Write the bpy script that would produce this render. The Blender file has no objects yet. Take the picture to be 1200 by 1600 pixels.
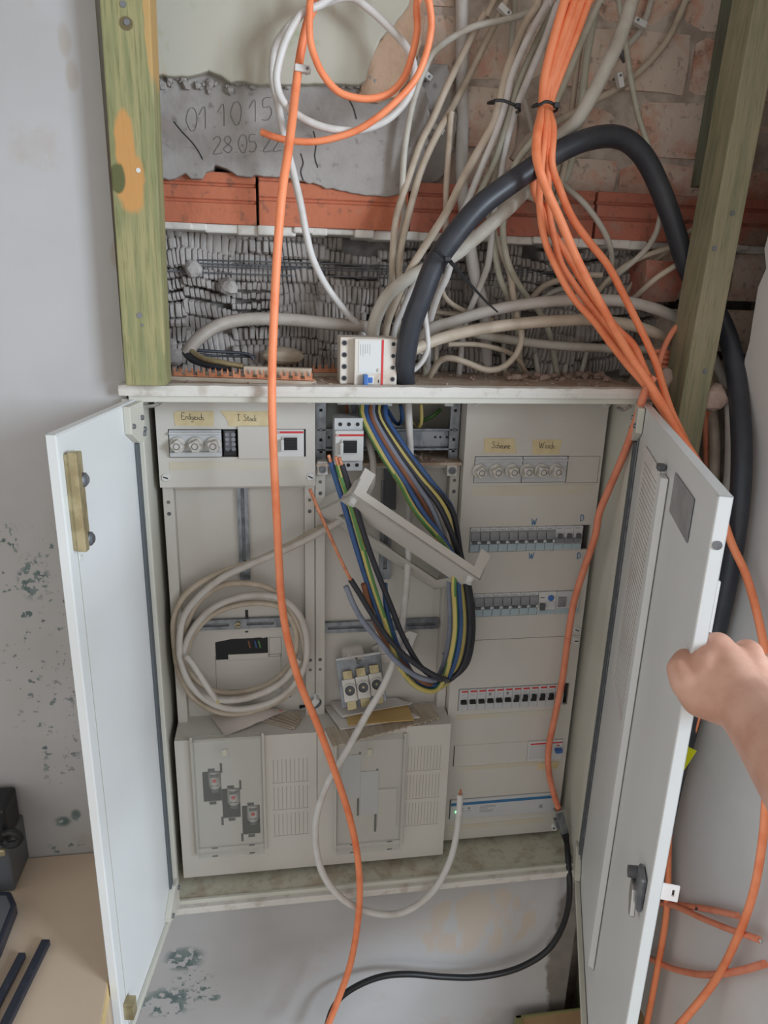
import bpy, math, random
from mathutils import Vector, Matrix, noise
random.seed(7)
R = random.random
def U(a, b): return a + (b - a) * R()
sc = bpy.context.scene
col = sc.collection
ZB = 0.67                       # height of the cabinet's lower edge above the floor
PI = math.pi

# ---------------------------------------------------------------- camera
_yaw, _pit, _rol = [math.radians(a) for a in (8.963, 17.559, 1.671)]
CAM = Vector((-.190, -1.063, 1.0946 + ZB)); FPX = 1118.8
_f = Vector((math.sin(_yaw)*math.cos(_pit), math.cos(_yaw)*math.cos(_pit), -math.sin(_pit)))
_r = Vector((math.cos(_yaw), -math.sin(_yaw), 0)); _u = _r.cross(_f)
_c, _s = math.cos(_rol), math.sin(_rol)
_r, _u = _r*_c + _u*_s, _u*_c - _r*_s
cd = bpy.data.cameras.new('camera'); cam = bpy.data.objects.new('camera', cd); col.objects.link(cam)
cd.sensor_fit = 'HORIZONTAL'; cd.sensor_width = 36; cd.lens = FPX / 1200 * 36; cd.clip_start = .01
m = Matrix((_r, _u, -_f)).transposed().to_4x4(); m.translation = CAM
cam.matrix_world = m
sc.camera = cam

# ---------------------------------------------------------------- light
w = bpy.data.worlds.new('world'); sc.world = w; w.use_nodes = True
bg = w.node_tree.nodes['Background']; bg.inputs[0].default_value = (1, .98, .95, 1); bg.inputs[1].default_value = .86
def area(name, loc, aim, sx, sy, watts, c):
    ld = bpy.data.lights.new(name, 'AREA'); ld.shape = 'RECTANGLE'; ld.size = sx; ld.size_y = sy; ld.energy = watts; ld.color = c
    o = bpy.data.objects.new(name, ld); col.objects.link(o); o.location = loc
    o.rotation_euler = (Vector(aim) - Vector(loc)).to_track_quat('-Z', 'Y').to_euler()
    return o
area('window_light', (2.35, -2.55, 2.12), (-.3, 0, 1.3), .9, 1.3, 112, (.76, .88, 1))
sc.view_settings.view_transform = 'Standard'; sc.view_settings.look = 'None'
sc.view_settings.gamma = 1; sc.view_settings.use_curve_mapping = False; sc.view_settings.exposure = 0.0

# ---------------------------------------------------------------- pixel helpers (a ray through the photograph meets a plane)
def ray(x, y): return _f + _r*((x-600)/FPX) - _u*((y-800)/FPX)
def P(x, y, Y):
    d = ray(x, y); return CAM + d*((Y-CAM.y)/d.y)
def PX(x, y, X):
    d = ray(x, y); return CAM + d*((X-CAM.x)/d.x)
def PZ(x, y, Z):
    d = ray(x, y); return CAM + d*((Z+ZB-CAM.z)/d.z)
def dep(p): return (p-CAM).dot(_f)

# ---------------------------------------------------------------- materials
def lin(c):
    c = c/255
    return c/12.92 if c <= .04045 else ((c+.055)/1.055)**2.4
def rgb(*c): return (lin(c[0]), lin(c[1]), lin(c[2]), 1)
class NT:
    def __init__(s, name):
        s.m = bpy.data.materials.new(name); s.m.use_nodes = True
        s.t = s.m.node_tree; s.b = s.t.nodes['Principled BSDF']; s.tc = s.n('ShaderNodeTexCoord'); s.co = s.tc.outputs['Object']
    def n(s, k): return s.t.nodes.new(k)
    def l(s, a, b): s.t.links.new(a, b)
    def put(s, sock, v):
        if hasattr(v, 'node'): s.l(v, sock)
        else: sock.default_value = v
    def math(s, op, a, b=0, c=None, clamp=False):
        n = s.n('ShaderNodeMath'); n.operation = op; n.use_clamp = clamp
        s.put(n.inputs[0], a); s.put(n.inputs[1], b)
        if c is not None: s.put(n.inputs[2], c)
        return n.outputs[0]
    def noise(s, scale, detail=4, rough=.55, stretch=(1, 1, 1), dist=0):
        mp = s.n('ShaderNodeMapping'); s.l(s.co, mp.inputs[0]); mp.inputs['Scale'].default_value = stretch
        n = s.n('ShaderNodeTexNoise'); s.l(mp.outputs[0], n.inputs['Vector']); n.inputs['Scale'].default_value = scale
        n.inputs['Detail'].default_value = detail; n.inputs['Roughness'].default_value = rough; n.inputs['Distortion'].default_value = dist
        return n.outputs[0]
    def step(s, v, lo, hi):
        n = s.n('ShaderNodeMapRange'); n.interpolation_type = 'SMOOTHSTEP'
        s.put(n.inputs[0], v); n.inputs[1].default_value = lo; n.inputs[2].default_value = hi
        return n.outputs[0]
    def mix(s, f, a, b):
        n = s.n('ShaderNodeMix'); n.data_type = 'RGBA'; s.put(n.inputs[0], f)
        s.put(n.inputs[6], a); s.put(n.inputs[7], b); return n.outputs[2]
    def ell(s, c, r, amp=.5, scale=20, soft=.15):
        mp = s.n('ShaderNodeVectorMath'); mp.operation = 'SUBTRACT'; s.l(s.co, mp.inputs[0]); mp.inputs[1].default_value = c
        d = s.n('ShaderNodeVectorMath'); d.operation = 'DIVIDE'; s.l(mp.outputs[0], d.inputs[0]); d.inputs[1].default_value = r
        ln = s.n('ShaderNodeVectorMath'); ln.operation = 'LENGTH'; s.l(d.outputs[0], ln.inputs[0])
        v = s.math('ADD', ln.outputs['Value'], s.math('MULTIPLY', s.math('SUBTRACT', s.noise(scale, 5), .5), amp*2))
        return s.step(v, 1+soft, 1-soft)
    def bump(s, h, strength=.3, dist=.002):
        n = s.n('ShaderNodeBump'); n.inputs['Strength'].default_value = strength; n.inputs['Distance'].default_value = dist
        s.l(h, n.inputs['Height']); s.l(n.outputs[0], s.b.inputs['Normal'])
    def out(s, c, rough=.5, metal=0, spec=None):
        s.put(s.b.inputs['Base Color'], c); s.put(s.b.inputs['Roughness'], rough); s.b.inputs['Metallic'].default_value = metal
        if spec is not None: s.b.inputs['Specular IOR Level'].default_value = spec
        return s.m
def mat(name, c, rough=.5, metal=0, c2=None, ns=15, lo=.4, hi=.65, bump=0, bs=200, bd=.001, stretch=(1, 1, 1), spec=None):
    t = NT(name); cc = rgb(*c)
    if c2 is not None: cc = t.mix(t.step(t.noise(ns, 5, stretch=stretch), lo, hi), cc, rgb(*c2))
    if bump: t.bump(t.noise(bs, 3, stretch=stretch), bump, bd)
    return t.out(cc, rough, metal, spec)
def glass(name, c, alpha, rough=.15):
    t = NT(name); t.out(rgb(*c), rough); t.b.inputs['Alpha'].default_value = alpha
    return t.m

M = {}
M['panel'] = mat('enamel_beige', (207, 203, 196), .45, c2=(200, 195, 187), ns=4, lo=.35, hi=.7, bump=.03, bs=400)
M['panel_green'] = mat('enamel_frame', (206, 204, 193), .42, c2=(198, 196, 184), ns=5)
M['door_paint'] = mat('enamel_door', (220, 222, 222), .38, c2=(214, 216, 215), ns=3)
def _dirty():
    t = NT('dirty_ledge'); d = t.step(t.noise(18, 6), .46, .62); d2 = t.step(t.noise(60, 4), .5, .7)
    c = t.mix(t.math('MULTIPLY', d, .55), rgb(204, 201, 184), rgb(164, 144, 120)); c = t.mix(t.math('MULTIPLY', d2, .35), c, rgb(120, 98, 78))
    return t.out(c, .75)
M['dirty'] = _dirty()
M['dust'] = mat('dusty_top', (186, 170, 154), .9, c2=(166, 140, 120), ns=25, bump=.3, bs=300)
M['plaster_frame'] = mat('frame_plastered', (214, 210, 203), .7, c2=(192, 184, 174), ns=40, lo=.5, hi=.7, bump=.4, bs=90, bd=.002)
M['gasket'] = mat('rubber_gasket', (88, 94, 98), .6)
M['zinc'] = mat('galvanised_steel', (150, 154, 160), .42, .75, c2=(118, 123, 130), ns=60, stretch=(1, 1, .5))
M['zinc_dull'] = mat('zinc_dull', (128, 130, 134), .5, .5, c2=(104, 106, 112), ns=60)
M['steel'] = mat('bright_steel', (190, 190, 188), .28, .9)
M['brass'] = mat('brass', (186, 174, 138), .38, .6, c2=(160, 146, 112), ns=40)
M['copper'] = mat('copper', (218, 150, 116), .38, .35, c2=(192, 120, 88), ns=60)
M['black'] = mat('black_plastic', (26, 27, 30), .45)
M['dark'] = mat('dark_cavity', (40, 40, 42), .8)
M['darkgrey'] = mat('dark_grey_plastic', (88, 90, 94), .45)
M['tinted'] = mat('smoked_lid', (146, 148, 152), .3, c2=(124, 126, 132), ns=30)
M['labelblue'] = mat('pale_blue_label', (168, 186, 194), .35)
M['labelgreen'] = mat('green_label', (130, 176, 160), .4)
M['white'] = mat('white_plastic', (214, 214, 212), .4)
M['devgrey'] = mat('light_grey_plastic', (200, 202, 204), .4, c2=(194, 196, 198), ns=8)
M['devdusty'] = mat('dusty_ivory_plastic', (214, 207, 197), .55, c2=(186, 168, 150), ns=22, lo=.5, hi=.75)
M['ceramic'] = mat('ceramic', (216, 213, 208), .3, c2=(200, 194, 186), ns=30)
M['red'] = mat('red_strip', (206, 50, 56), .4)
M['blue'] = mat('blue_plastic', (64, 112, 178), .4)
M['bluestripe'] = mat('blue_strip', (52, 112, 158), .4)
M['tape'] = mat('masking_tape', (216, 200, 160), .7, c2=(208, 188, 146), ns=50)
M['tape_old'] = mat('old_tape_mark', (205, 197, 178), .7, c2=(205, 201, 190), ns=14)
M['ink'] = mat('ink_dark', (60, 58, 66), .6)
M['inkblue'] = mat('ink_blue', (52, 112, 164), .6)
M['pencil'] = mat('pencil', (112, 108, 108), .8)
M['greyline'] = mat('print_grey', (140, 140, 146), .6)
M['louvre'] = mat('faint_slot', (172, 168, 158), .7)
M['seam'] = mat('seam', (120, 117, 108), .7)
M['paper'] = mat('paper', (226, 222, 219), .8, c2=(212, 204, 199), ns=12)
M['paper_tan'] = mat('paper_manila', (216, 184, 126), .8, c2=(204, 170, 112), ns=14)
M['ribbed'] = mat('ribbed_plastic', (196, 184, 168), .5, c2=(180, 164, 146), ns=20)
M['plasticbag'] = glass('plastic_bag', (216, 206, 199), .82, .25)
M['clear'] = glass('clear_acrylic', (204, 206, 200), .14, .12)
M['clearbag'] = glass('clear_bag', (214, 206, 200), .35, .2)
M['sticker'] = mat('grey_sticker', (150, 152, 158), .25, .3, c2=(136, 138, 144), ns=40)
M['yellow'] = mat('yellow_tag', (226, 224, 30), .4)
M['skin'] = None
def ccable(name, c, c2, bump=.12, rough=.5, ns=24):
    t = NT(name); cc = t.mix(t.step(t.noise(ns, 5), .42, .7), rgb(*c), rgb(*c2))
    t.bump(t.noise(240, 2), bump, .001); return t.out(cc, rough)
M['orange'] = ccable('orange_sheath', (250, 150, 104), (238, 128, 82), .2, .5)
M['orange_dust'] = ccable('orange_sheath_dusty', (232, 144, 112), (216, 124, 92), .2, .6)
M['cwhite'] = ccable('white_sheath', (214, 211, 208), (198, 192, 186))
M['cgrey'] = ccable('grey_sheath', (196, 192, 182), (176, 168, 154))
M['cbeige'] = ccable('beige_sheath', (196, 182, 164), (172, 157, 138))
M['cdust'] = ccable('dusty_grey_sheath', (172, 163, 154), (152, 142, 132))
M['cpale'] = ccable('pale_green_grey_sheath', (192, 190, 174), (172, 168, 150))
M['ccoil'] = ccable('coil_sheath', (198, 192, 185), (186, 177, 168))
M['cblack'] = ccable('black_sheath', (48, 51, 58), (60, 62, 68), .1, .42)
M['w_blue'] = ccable('wire_blue', (60, 94, 146), (52, 84, 132), 0.02)
M['w_grey'] = ccable('wire_grey', (134, 140, 156), (120, 126, 142), .02)
M['w_black'] = ccable('wire_black', (42, 44, 52), (50, 52, 60), .02, .4)
M['w_brown'] = ccable('wire_brown', (142, 92, 66), (124, 80, 58), .02)
M['w_yellow'] = ccable('wire_yellow', (200, 184, 112), (190, 172, 100), .02)
M['w_green'] = ccable('wire_green', (94, 142, 80), (82, 128, 68), .02)
def _yg():
    t = NT('wire_yellow_green'); wv = t.n('ShaderNodeTexWave'); t.l(t.co, wv.inputs['Vector']); wv.inputs['Scale'].default_value = 14; wv.inputs['Distortion'].default_value = 2
    wv.bands_direction = 'DIAGONAL'
    return t.out(t.mix(t.step(wv.outputs['Fac'], .42, .5), rgb(92, 148, 60), rgb(206, 186, 76)), .45)
M['w_yg'] = _yg()

def _wall():
    t = NT('old_white_paint')
    c = t.mix(t.step(t.noise(3.0, 4), .35, .7), rgb(182, 181, 182), rgb(171, 169, 168))
    c = t.mix(t.math('MULTIPLY', t.step(t.noise(9, 6, .65), .55, .72), .35), c, rgb(168, 152, 138))
    teal = t.mix(t.step(t.noise(40, 3), .4, .6), rgb(92, 108, 108), rgb(116, 130, 128))
    def patches(cen, rad, amp, scale, lo, hi):
        reg = t.ell(cen, rad, .35, 14, .35)
        return t.math('MULTIPLY', reg, t.step(t.noise(scale, 6, .6), lo, hi))
    def at(x, y): q = P(x, y, .01); return (q.x, q.y, q.z)
    f = None
    for (x, y, rx, rz, sc_, lo) in [(288, 1500, .036, .026, 60, .46), (262, 1568, .05, .034, 55, .49), (300, 1545, .04, .04, 90, .56), (334, 1560, .012, .008, 60, .5),
                                    (52, 905, .022, .034, 110, .50), (60, 1000, .09, .16, 70, .61), (85, 1140, .035, .10, 60, .60), (98, 1285, .014, .010, 60, .42), (118, 1275, .009, .012, 60, .42),
                                    (105, 1325, .03, .014, 70, .55), (10, 840, .016, .02, 90, .55), (100, 850, .04, .03, 100, .62)]:
        p = patches(at(x, y), (rx, .2, rz), .3, sc_, lo, lo+.025)
        f = p if f is None else t.math('MAXIMUM', f, p)
    c = t.mix(f, c, teal)
    # scraped tan patch and bare cement below the cabinet
    tan = t.math('MULTIPLY', t.ell(at(752, 1440), (.125, .2, .075), .7, 20, .12), t.step(t.noise(30, 3, stretch=(1, 1, .4)), .38, .5))
    c = t.mix(t.math('MULTIPLY', tan, .8), c, rgb(186, 172, 157))
    bare = t.ell(at(930, 1490), (.106, .3, .27), .28, 16, .06)
    c = t.mix(bare, c, t.mix(t.noise(30, 4), rgb(104, 98, 94), rgb(136, 130, 124)))
    for x, y in ((100, 62), (112, 118), (180, 395)): c = t.mix(t.math('MULTIPLY', t.ell(at(x, y), (.007, .2, .016), .5, 30, .4), .5), c, rgb(160, 146, 130))
    h = t.math('ADD', t.math('MULTIPLY', t.noise(35, 5), .6), t.math('MULTIPLY', f, -.7)); t.bump(h, .35, .002)
    return t.out(c, .75)
M['wall'] = _wall()
def _wallr():
    t = NT('smooth_plaster'); c = t.mix(t.step(t.noise(4, 4), .35, .7), rgb(216, 212, 209), rgb(207, 202, 198)); t.bump(t.noise(30, 4), .25, .002)
    return t.out(c, .6)
M['wallr'] = _wallr()
M['reveal'] = mat('rough_plaster', (206, 194, 182), .85, c2=(172, 158, 146), ns=30, bump=.6, bs=60, bd=.004)
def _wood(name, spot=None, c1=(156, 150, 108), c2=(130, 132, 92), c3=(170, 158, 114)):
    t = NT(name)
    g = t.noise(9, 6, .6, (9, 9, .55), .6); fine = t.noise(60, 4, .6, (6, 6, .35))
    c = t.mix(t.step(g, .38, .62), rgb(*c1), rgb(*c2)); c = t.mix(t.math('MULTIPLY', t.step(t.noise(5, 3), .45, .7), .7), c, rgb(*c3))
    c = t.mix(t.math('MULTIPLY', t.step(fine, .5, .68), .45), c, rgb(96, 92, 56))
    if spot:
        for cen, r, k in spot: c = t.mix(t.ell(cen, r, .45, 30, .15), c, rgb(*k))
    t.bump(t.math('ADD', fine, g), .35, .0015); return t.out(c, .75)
def _brick(name, base, wash, lo=.40, hi=.60, ns=16):
    t = NT(name); oi = t.n('ShaderNodeObjectInfo')
    c = t.mix(oi.outputs['Random'], rgb(*base), rgb(min(255, base[0]+24), base[1]+14, base[2]+10))
    k = t.math('ADD', t.noise(ns, 6, .65), t.math('MULTIPLY', t.math('SUBTRACT', oi.outputs['Random'], .5), .12))
    c = t.mix(t.step(k, lo, hi), c, rgb(*wash)); c = t.mix(t.math('MULTIPLY', t.step(t.noise(70, 4), .55, .7), .5), c, rgb(98, 84, 76))
    t.bump(t.noise(45, 6, .65), .7, .004); return t.out(c, .9)
M['brick'] = _brick('old_brick', (204, 154, 133), (222, 204, 188), .30, .54)
M['clay'] = _brick('hollow_clay', (184, 110, 82), (176, 146, 130), .58, .74, 11)
M['clay_pale'] = _brick('hollow_clay_dusty', (160, 98, 82), (164, 138, 124), .52, .72, 11)
M['rubble'] = mat('rubble', (176, 154, 142), .95, c2=(146, 124, 112), ns=40, bump=.8, bs=120, bd=.003)
def _cem():
    t = NT('old_cement_render'); c = t.mix(t.step(t.noise(10, 6, .6), .36, .66), rgb(166, 161, 157), rgb(138, 131, 126))
    c = t.mix(t.math('MULTIPLY', t.step(t.noise(5, 3), .58, .72), .5), c, rgb(170, 138, 120)); c = t.mix(t.math('MULTIPLY', t.step(t.noise(55, 4), .60, .72), .5), c, rgb(90, 82, 78))
    t.bump(t.noise(40, 6, .6), .6, .004); return t.out(c, .9)
M['cement'] = _cem()
M['brownrender'] = mat('brown_render', (186, 158, 134), .95, c2=(160, 130, 110), ns=18, bump=.8, bs=70, bd=.004)
def _pp():
    t = NT('cream_painted_plaster'); c = t.mix(t.step(t.noise(4, 4), .4, .7), rgb(190, 186, 172), rgb(180, 177, 162))
    c = t.mix(t.math('MULTIPLY', t.step(t.noise(13, 6, .7), .56, .66), .45), c, rgb(150, 166, 112))
    c = t.mix(t.math('MULTIPLY', t.step(t.noise(12, 4, .6, (2.5, 1, .5)), .62, .72), .4), c, rgb(190, 162, 116))
    t.bump(t.noise(25, 5), .3, .002); return t.out(c, .7)
M['cream'] = _pp()
M['mortar'] = mat('squeezed_mortar', (176, 170, 166), .95, c2=(148, 141, 136), ns=22, bump=.6, bs=150, bd=.002)
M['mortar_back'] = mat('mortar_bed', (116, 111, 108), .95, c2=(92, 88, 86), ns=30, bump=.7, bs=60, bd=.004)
M['table'] = mat('beige_laminate', (204, 184, 162), .5, c2=(196, 176, 154), ns=3)
M['edge'] = mat('table_edge', (214, 186, 130), .5)
M['floor'] = mat('screed_floor', (140, 132, 122), .8, c2=(120, 112, 104), ns=6)
M['cardboard'] = mat('cardboard', (176, 146, 108), .8, c2=(164, 132, 96), ns=10)
M['card_edge'] = mat('box_trim', (132, 128, 84), .7)
M['slate'] = mat('dark_navy_bar', (38, 42, 54), .4, c2=(54, 58, 70), ns=90, lo=.6, hi=.7)
def _led():
    t = NT('green_led'); t.b.inputs['Emission Color'].default_value = (.15, 1, .25, 1); t.b.inputs['Emission Strength'].default_value = 6
    return t.out((.1, .8, .2, 1), .4)
M['led'] = _led()
def _skin():
    t = NT('skin'); c = t.mix(t.step(t.noise(22, 5), .35, .68), rgb(218, 174, 154), rgb(202, 152, 131))
    t.bump(t.math('ADD', t.noise(160, 3), t.math('MULTIPLY', t.noise(30, 3, stretch=(1, 1, 1)), 1.2)), .25, .0012)
    t.b.inputs['Subsurface Weight'].default_value = .12; t.b.inputs['Subsurface Radius'].default_value = (.012, .005, .003); t.b.inputs['Subsurface Scale'].default_value = .3
    return t.out(c, .5)
M['skin'] = _skin()

# ---------------------------------------------------------------- mesh builder
W = {}
class MB:
    def __init__(s, X=None): s.v = []; s.f = []; s.X = X
    def add(s, vs, fs):
        b = len(s.v)
        s.v += [(s.X @ Vector(v)) if s.X else Vector(v) for v in vs]
        s.f += [tuple(b+i for i in f) for f in fs]; return s
    def box(s, x0, x1, y0, y1, z0, z1):
        x0, x1 = min(x0, x1), max(x0, x1); y0, y1 = min(y0, y1), max(y0, y1); z0, z1 = min(z0, z1), max(z0, z1)
        return s.add([(x0,y0,z0),(x1,y0,z0),(x1,y1,z0),(x0,y1,z0),(x0,y0,z1),(x1,y0,z1),(x1,y1,z1),(x0,y1,z1)],
              [(0,3,2,1),(4,5,6,7),(0,1,5,4),(1,2,6,5),(2,3,7,6),(3,0,4,7)])
    def ob(s, c, a, b, d):          # box from centre and three half axes
        c, a, b, d = map(Vector, (c, a, b, d))
        if a.cross(b).dot(d) < 0: a = -a
        return s.add([c-a-b-d, c+a-b-d, c+a+b-d, c-a+b-d, c-a-b+d, c+a-b+d, c+a+b+d, c-a+b+d],
              [(0,3,2,1),(4,5,6,7),(0,1,5,4),(1,2,6,5),(2,3,7,6),(3,0,4,7)])
    def quad(s, *p): return s.add(p, [tuple(range(len(p)))])
    def prism(s, poly, off):        # closed outline extruded by off
        off = Vector(off); n = len(poly); A = [Vector(p) for p in poly]
        nn = Vector((0, 0, 0))
        for i in range(n): nn += A[i].cross(A[(i+1) % n])
        if nn.dot(off) > 0: A.reverse()
        return s.add(A + [p+off for p in A], [tuple(range(n)), tuple(range(2*n-1, n-1, -1))] + [(i, i+n, (i+1) % n+n, (i+1) % n) for i in range(n)])
    def rings(s, rs, cap=True, closed=True):
        n = len(rs[0]); vs = [v for r in rs for v in r]; fs = []
        for i in range(len(rs)-1):
            for j in range(n if closed else n-1):
                k = (j+1) % n; fs.append((i*n+j, i*n+k, (i+1)*n+k, (i+1)*n+j))
        if cap: fs += [tuple(range(n))[::-1], tuple((len(rs)-1)*n+j for j in range(n))]
        return s.add(vs, fs)
    def lathe(s, prof, base, axis, n=20, lobe=None, cap=True):   # prof: (radius, height) list
        base = Vector(base); ax = Vector(axis).normalized(); q = ax.to_track_quat('Z', 'X')
        e1, e2 = q @ Vector((1, 0, 0)), q @ Vector((0, 1, 0)); rs = []
        for i, (r, h) in enumerate(prof):
            rs.append([base + ax*h + (e1*math.cos(a)+e2*math.sin(a))*(r*(1+(lobe[0][i]*math.cos(lobe[1]*a+lobe[2]) if lobe else 0))) for a in [2*PI*k/n for k in range(n)]])
        return s.rings(rs, cap)
    def cyl(s, p0, p1, r0, r1=None, n=14, cap=True):
        p0, p1 = Vector(p0), Vector(p1)
        return s.lathe([(r0, 0), (r0 if r1 is None else r1, (p1-p0).length)], p0, p1-p0, n, None, cap)
    def tube(s, pts, r, n=8, cap=True, flat=None):
        pts = [Vector(p) for p in pts]; rs = []; t0 = (pts[1]-pts[0]).normalized(); N = t0.orthogonal().normalized()
        if flat: N = (Vector(flat) - t0*t0.dot(Vector(flat))).normalized()
        for i, p in enumerate(pts):
            t = (pts[min(i+1, len(pts)-1)] - pts[max(i-1, 0)])
            t = t.normalized() if t.length > 1e-9 else t0
            N = (N - t*N.dot(t)); N = N.normalized() if N.length > 1e-6 else t.orthogonal().normalized()
            B = t.cross(N); rr = r[i] if isinstance(r, (list, tuple)) else r
            rs.append([p + (N*math.cos(a)+B*math.sin(a))*rr for a in [2*PI*k/n for k in range(n)]]); t0 = t
        return s.rings(rs, cap)
    def build(s, name, m, parent=None, smooth=False, bevel=0, loc=None, seg=2):
        if parent is not None: o0 = W[parent]
        elif loc is not None: o0 = Vector(loc)
        else:
            xs = [v.x for v in s.v]; ys = [v.y for v in s.v]; zs = [v.z for v in s.v]
            o0 = Vector(((min(xs)+max(xs))/2, (min(ys)+max(ys))/2, min(zs)))
        me = bpy.data.meshes.new(name); me.from_pydata([tuple(v-o0) for v in s.v], [], s.f)
        me.materials.append(M[m] if isinstance(m, str) else m)
        if smooth:
            me.polygons.foreach_set('use_smooth', [True]*len(me.polygons)); me.set_sharp_from_angle(angle=.75)
        o = bpy.data.objects.new(name, me); col.objects.link(o)
        if parent is not None: o.parent = parent; W[o] = o0.copy()
        else: o.location = o0; W[o] = o0.copy()
        if bevel:
            b = o.modifiers.new('bevel', 'BEVEL'); b.width = bevel; b.segments = seg; b.limit_method = 'ANGLE'; b.angle_limit = .7
        return o
GRP = {}
def tag(o, label, cat, group=None, kind=None):
    o['label'] = label; o['category'] = cat
    if group: o['group'] = group
    if kind: o['kind'] = kind
    return o
def thing(name, label, cat, loc, group=None):
    o = bpy.data.objects.new(name, None); o.empty_display_size = .02; col.objects.link(o); o.location = Vector(loc); W[o] = Vector(loc)
    return tag(o, label, cat, group)
def struct(o): o['kind'] = 'structure'; return o
def dup(root, delta, label):
    def cp(o, par):
        c = o.copy(); col.objects.link(c)
        if par is not None: c.parent = par
        for ch in o.children: cp(ch, c)
        return c
    r = cp(root, None); r.location = root.location + Vector(delta); W[r] = r.location.copy(); r['label'] = label
    return r
def catmull(pts, step):
    n = len(pts); out = []
    for i in range(n-1):
        p0, p1, p2, p3 = pts[max(i-1, 0)], pts[i], pts[i+1], pts[min(i+2, n-1)]
        k = max(2, int((p2-p1).length/step))
        for j in range(k):
            t = j/k
            out.append(.5*((2*p1)+(p2-p0)*t+(2*p0-5*p1+4*p2-p3)*t*t+(3*p1-p0-3*p2+p3)*t**3))
    out.append(pts[-1].copy()); return out
def px3(pts):                       # (x, y[, Y]) list: depth interpolated between the given ones
    if pts[0][1] < 8 and pts[1][1] > pts[0][1] and abs(pts[1][0]-pts[0][0]) < 1.6*(pts[1][1]-pts[0][1]):          # runs on upwards to the ceiling
        a, b = pts[0], pts[1]; k = (a[1]+300)/(b[1]-a[1]); k = min(k, 300/abs(b[0]-a[0]+1e-6)) if abs(b[0]-a[0]) > 0 else k
        pts = [(a[0]-(b[0]-a[0])*k*.6, a[1]-(b[1]-a[1])*k, a[2])]+list(pts)
    if pts[-1][1] < -8 and pts[-2][1] > pts[-1][1]:
        a, b = pts[-1], pts[-2]; pts = list(pts)+[(a[0]-(b[0]-a[0])*3, -300, a[2])]
    ks = [i for i, p in enumerate(pts) if len(p) > 2]; res = []
    for i, p in enumerate(pts):
        a = max([k for k in ks if k <= i], default=ks[0]); b = min([k for k in ks if k >= i], default=ks[-1])
        y = pts[a][2] if a == b else pts[a][2] + (pts[b][2]-pts[a][2])*(i-a)/(b-a)
        res.append(P(p[0], p[1], y))
    return res
def path(pts, step=.007): return catmull(px3(pts), step)
def rpx(wpx, q): return wpx*dep(q)/FPX/2
def cable(name, label, pts, wpx, m, group=None, cat='cable', n=10, smooth_ends=True, parent=None, step=.007):
    c = path(pts, step); r = rpx(wpx, c[len(c)//2])
    mb = MB(); mb.tube(c, r, n)
    o = mb.build(name, m, parent, True)
    if parent is None: tag(o, label, cat, group)
    return o, c, r

# handwriting: strokes in a unit box
ST = {'0': ['.2,0 .0,.5 .2,1 .45,.95 .55,.5 .4,0 .2,0'], '1': ['0,.65 .3,1 .3,0'], '2': ['0,.8 .25,1 .5,.75 0,0 .55,.02'], '5': ['.5,1 .1,1 .08,.6 .4,.6 .5,.3 .3,0 0,.05'],
      '8': ['.3,.5 .05,.75 .3,1 .5,.75 .3,.5 0,.25 .3,0 .55,.25 .3,.5'], '.': ['.1,0 .16,.04'], '3': ['0,.95 .4,.95 .2,.55 .45,.3 .2,0 0,.1'],
      'W': ['0,1 .18,0 .38,.75 .55,0 .8,1'], 'D': ['.1,0 .1,1 .45,.85 .55,.5 .4,.1 .05,0'], 'E': ['.5,1 .05,1 .02,0 .5,0', '.04,.5 .4,.52'], 'I': ['.2,0 .2,1', '0,1 .4,1', '0,0 .4,0'],
      'S': ['.5,.9 .25,1 .08,.8 .45,.35 .3,0 0,.1'], 'r': ['0,0 .08,.5', '.06,.35 .3,.5'], 'd': ['.35,.4 .05,.4 .05,.05 .35,.1', '.36,1 .36,0'], 'g': ['.35,.45 .05,.4 .05,.05 .35,.1', '.36,.45 .33,-.35 .05,-.3'],
      'e': ['.05,.25 .35,.3 .2,.5 .03,.2 .2,0 .36,.1'], 's': ['.3,.45 .08,.4 .28,.15 .03,.02'], 'c': ['.32,.42 .06,.38 .06,.05 .33,.05'], 'h': ['.04,1 .04,0', '.04,.35 .25,.45 .3,0'],
      't': ['.15,.8 .12,.05 .3,.02', '0,.52 .3,.55'], 'o': ['.2,.45 .02,.2 .2,0 .36,.2 .2,.45'], 'k': ['.04,1 .04,0', '.3,.5 .05,.22 .32,0'], 'u': ['0,.45 .06,.03 .26,.08 .3,.45', '.3,.45 .34,0'], 'n': ['0,0 .05,.45', '.05,.3 .25,.45 .3,0'], 'G': ['.5,.85 .2,1 0,.5 .2,0 .5,.15 .5,.45 .3,.45'],
      'w': ['0,.45 .1,0 .2,.4 .3,0 .42,.45'], 'A': ['0,0 .25,1 .5,0', '.1,.4 .4,.4'], 'B': ['.05,0 .05,1 .4,.9 .1,.55 .45,.3 .05,0'], 'C': ['.5,.85 .2,1 0,.5 .2,0 .5,.15'], 'x': ['0,0 .4,.5', '0,.5 .4,0'], 'Z': ['0,1 .5,1 0,0 .5,0']}
WID = {'W': .95, '.': .3, 'D': .7, ' ': .45, 'E': .6, 'I': .5, 'S': .6, 'r': .33, 'd': .45, 'g': .44, 'e': .42, 's': .36, 'c': .38, 'h': .38, 't': .34, 'o': .42, 'k': .4, 'u': .42, 'n': .38, 'w': .5}
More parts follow.
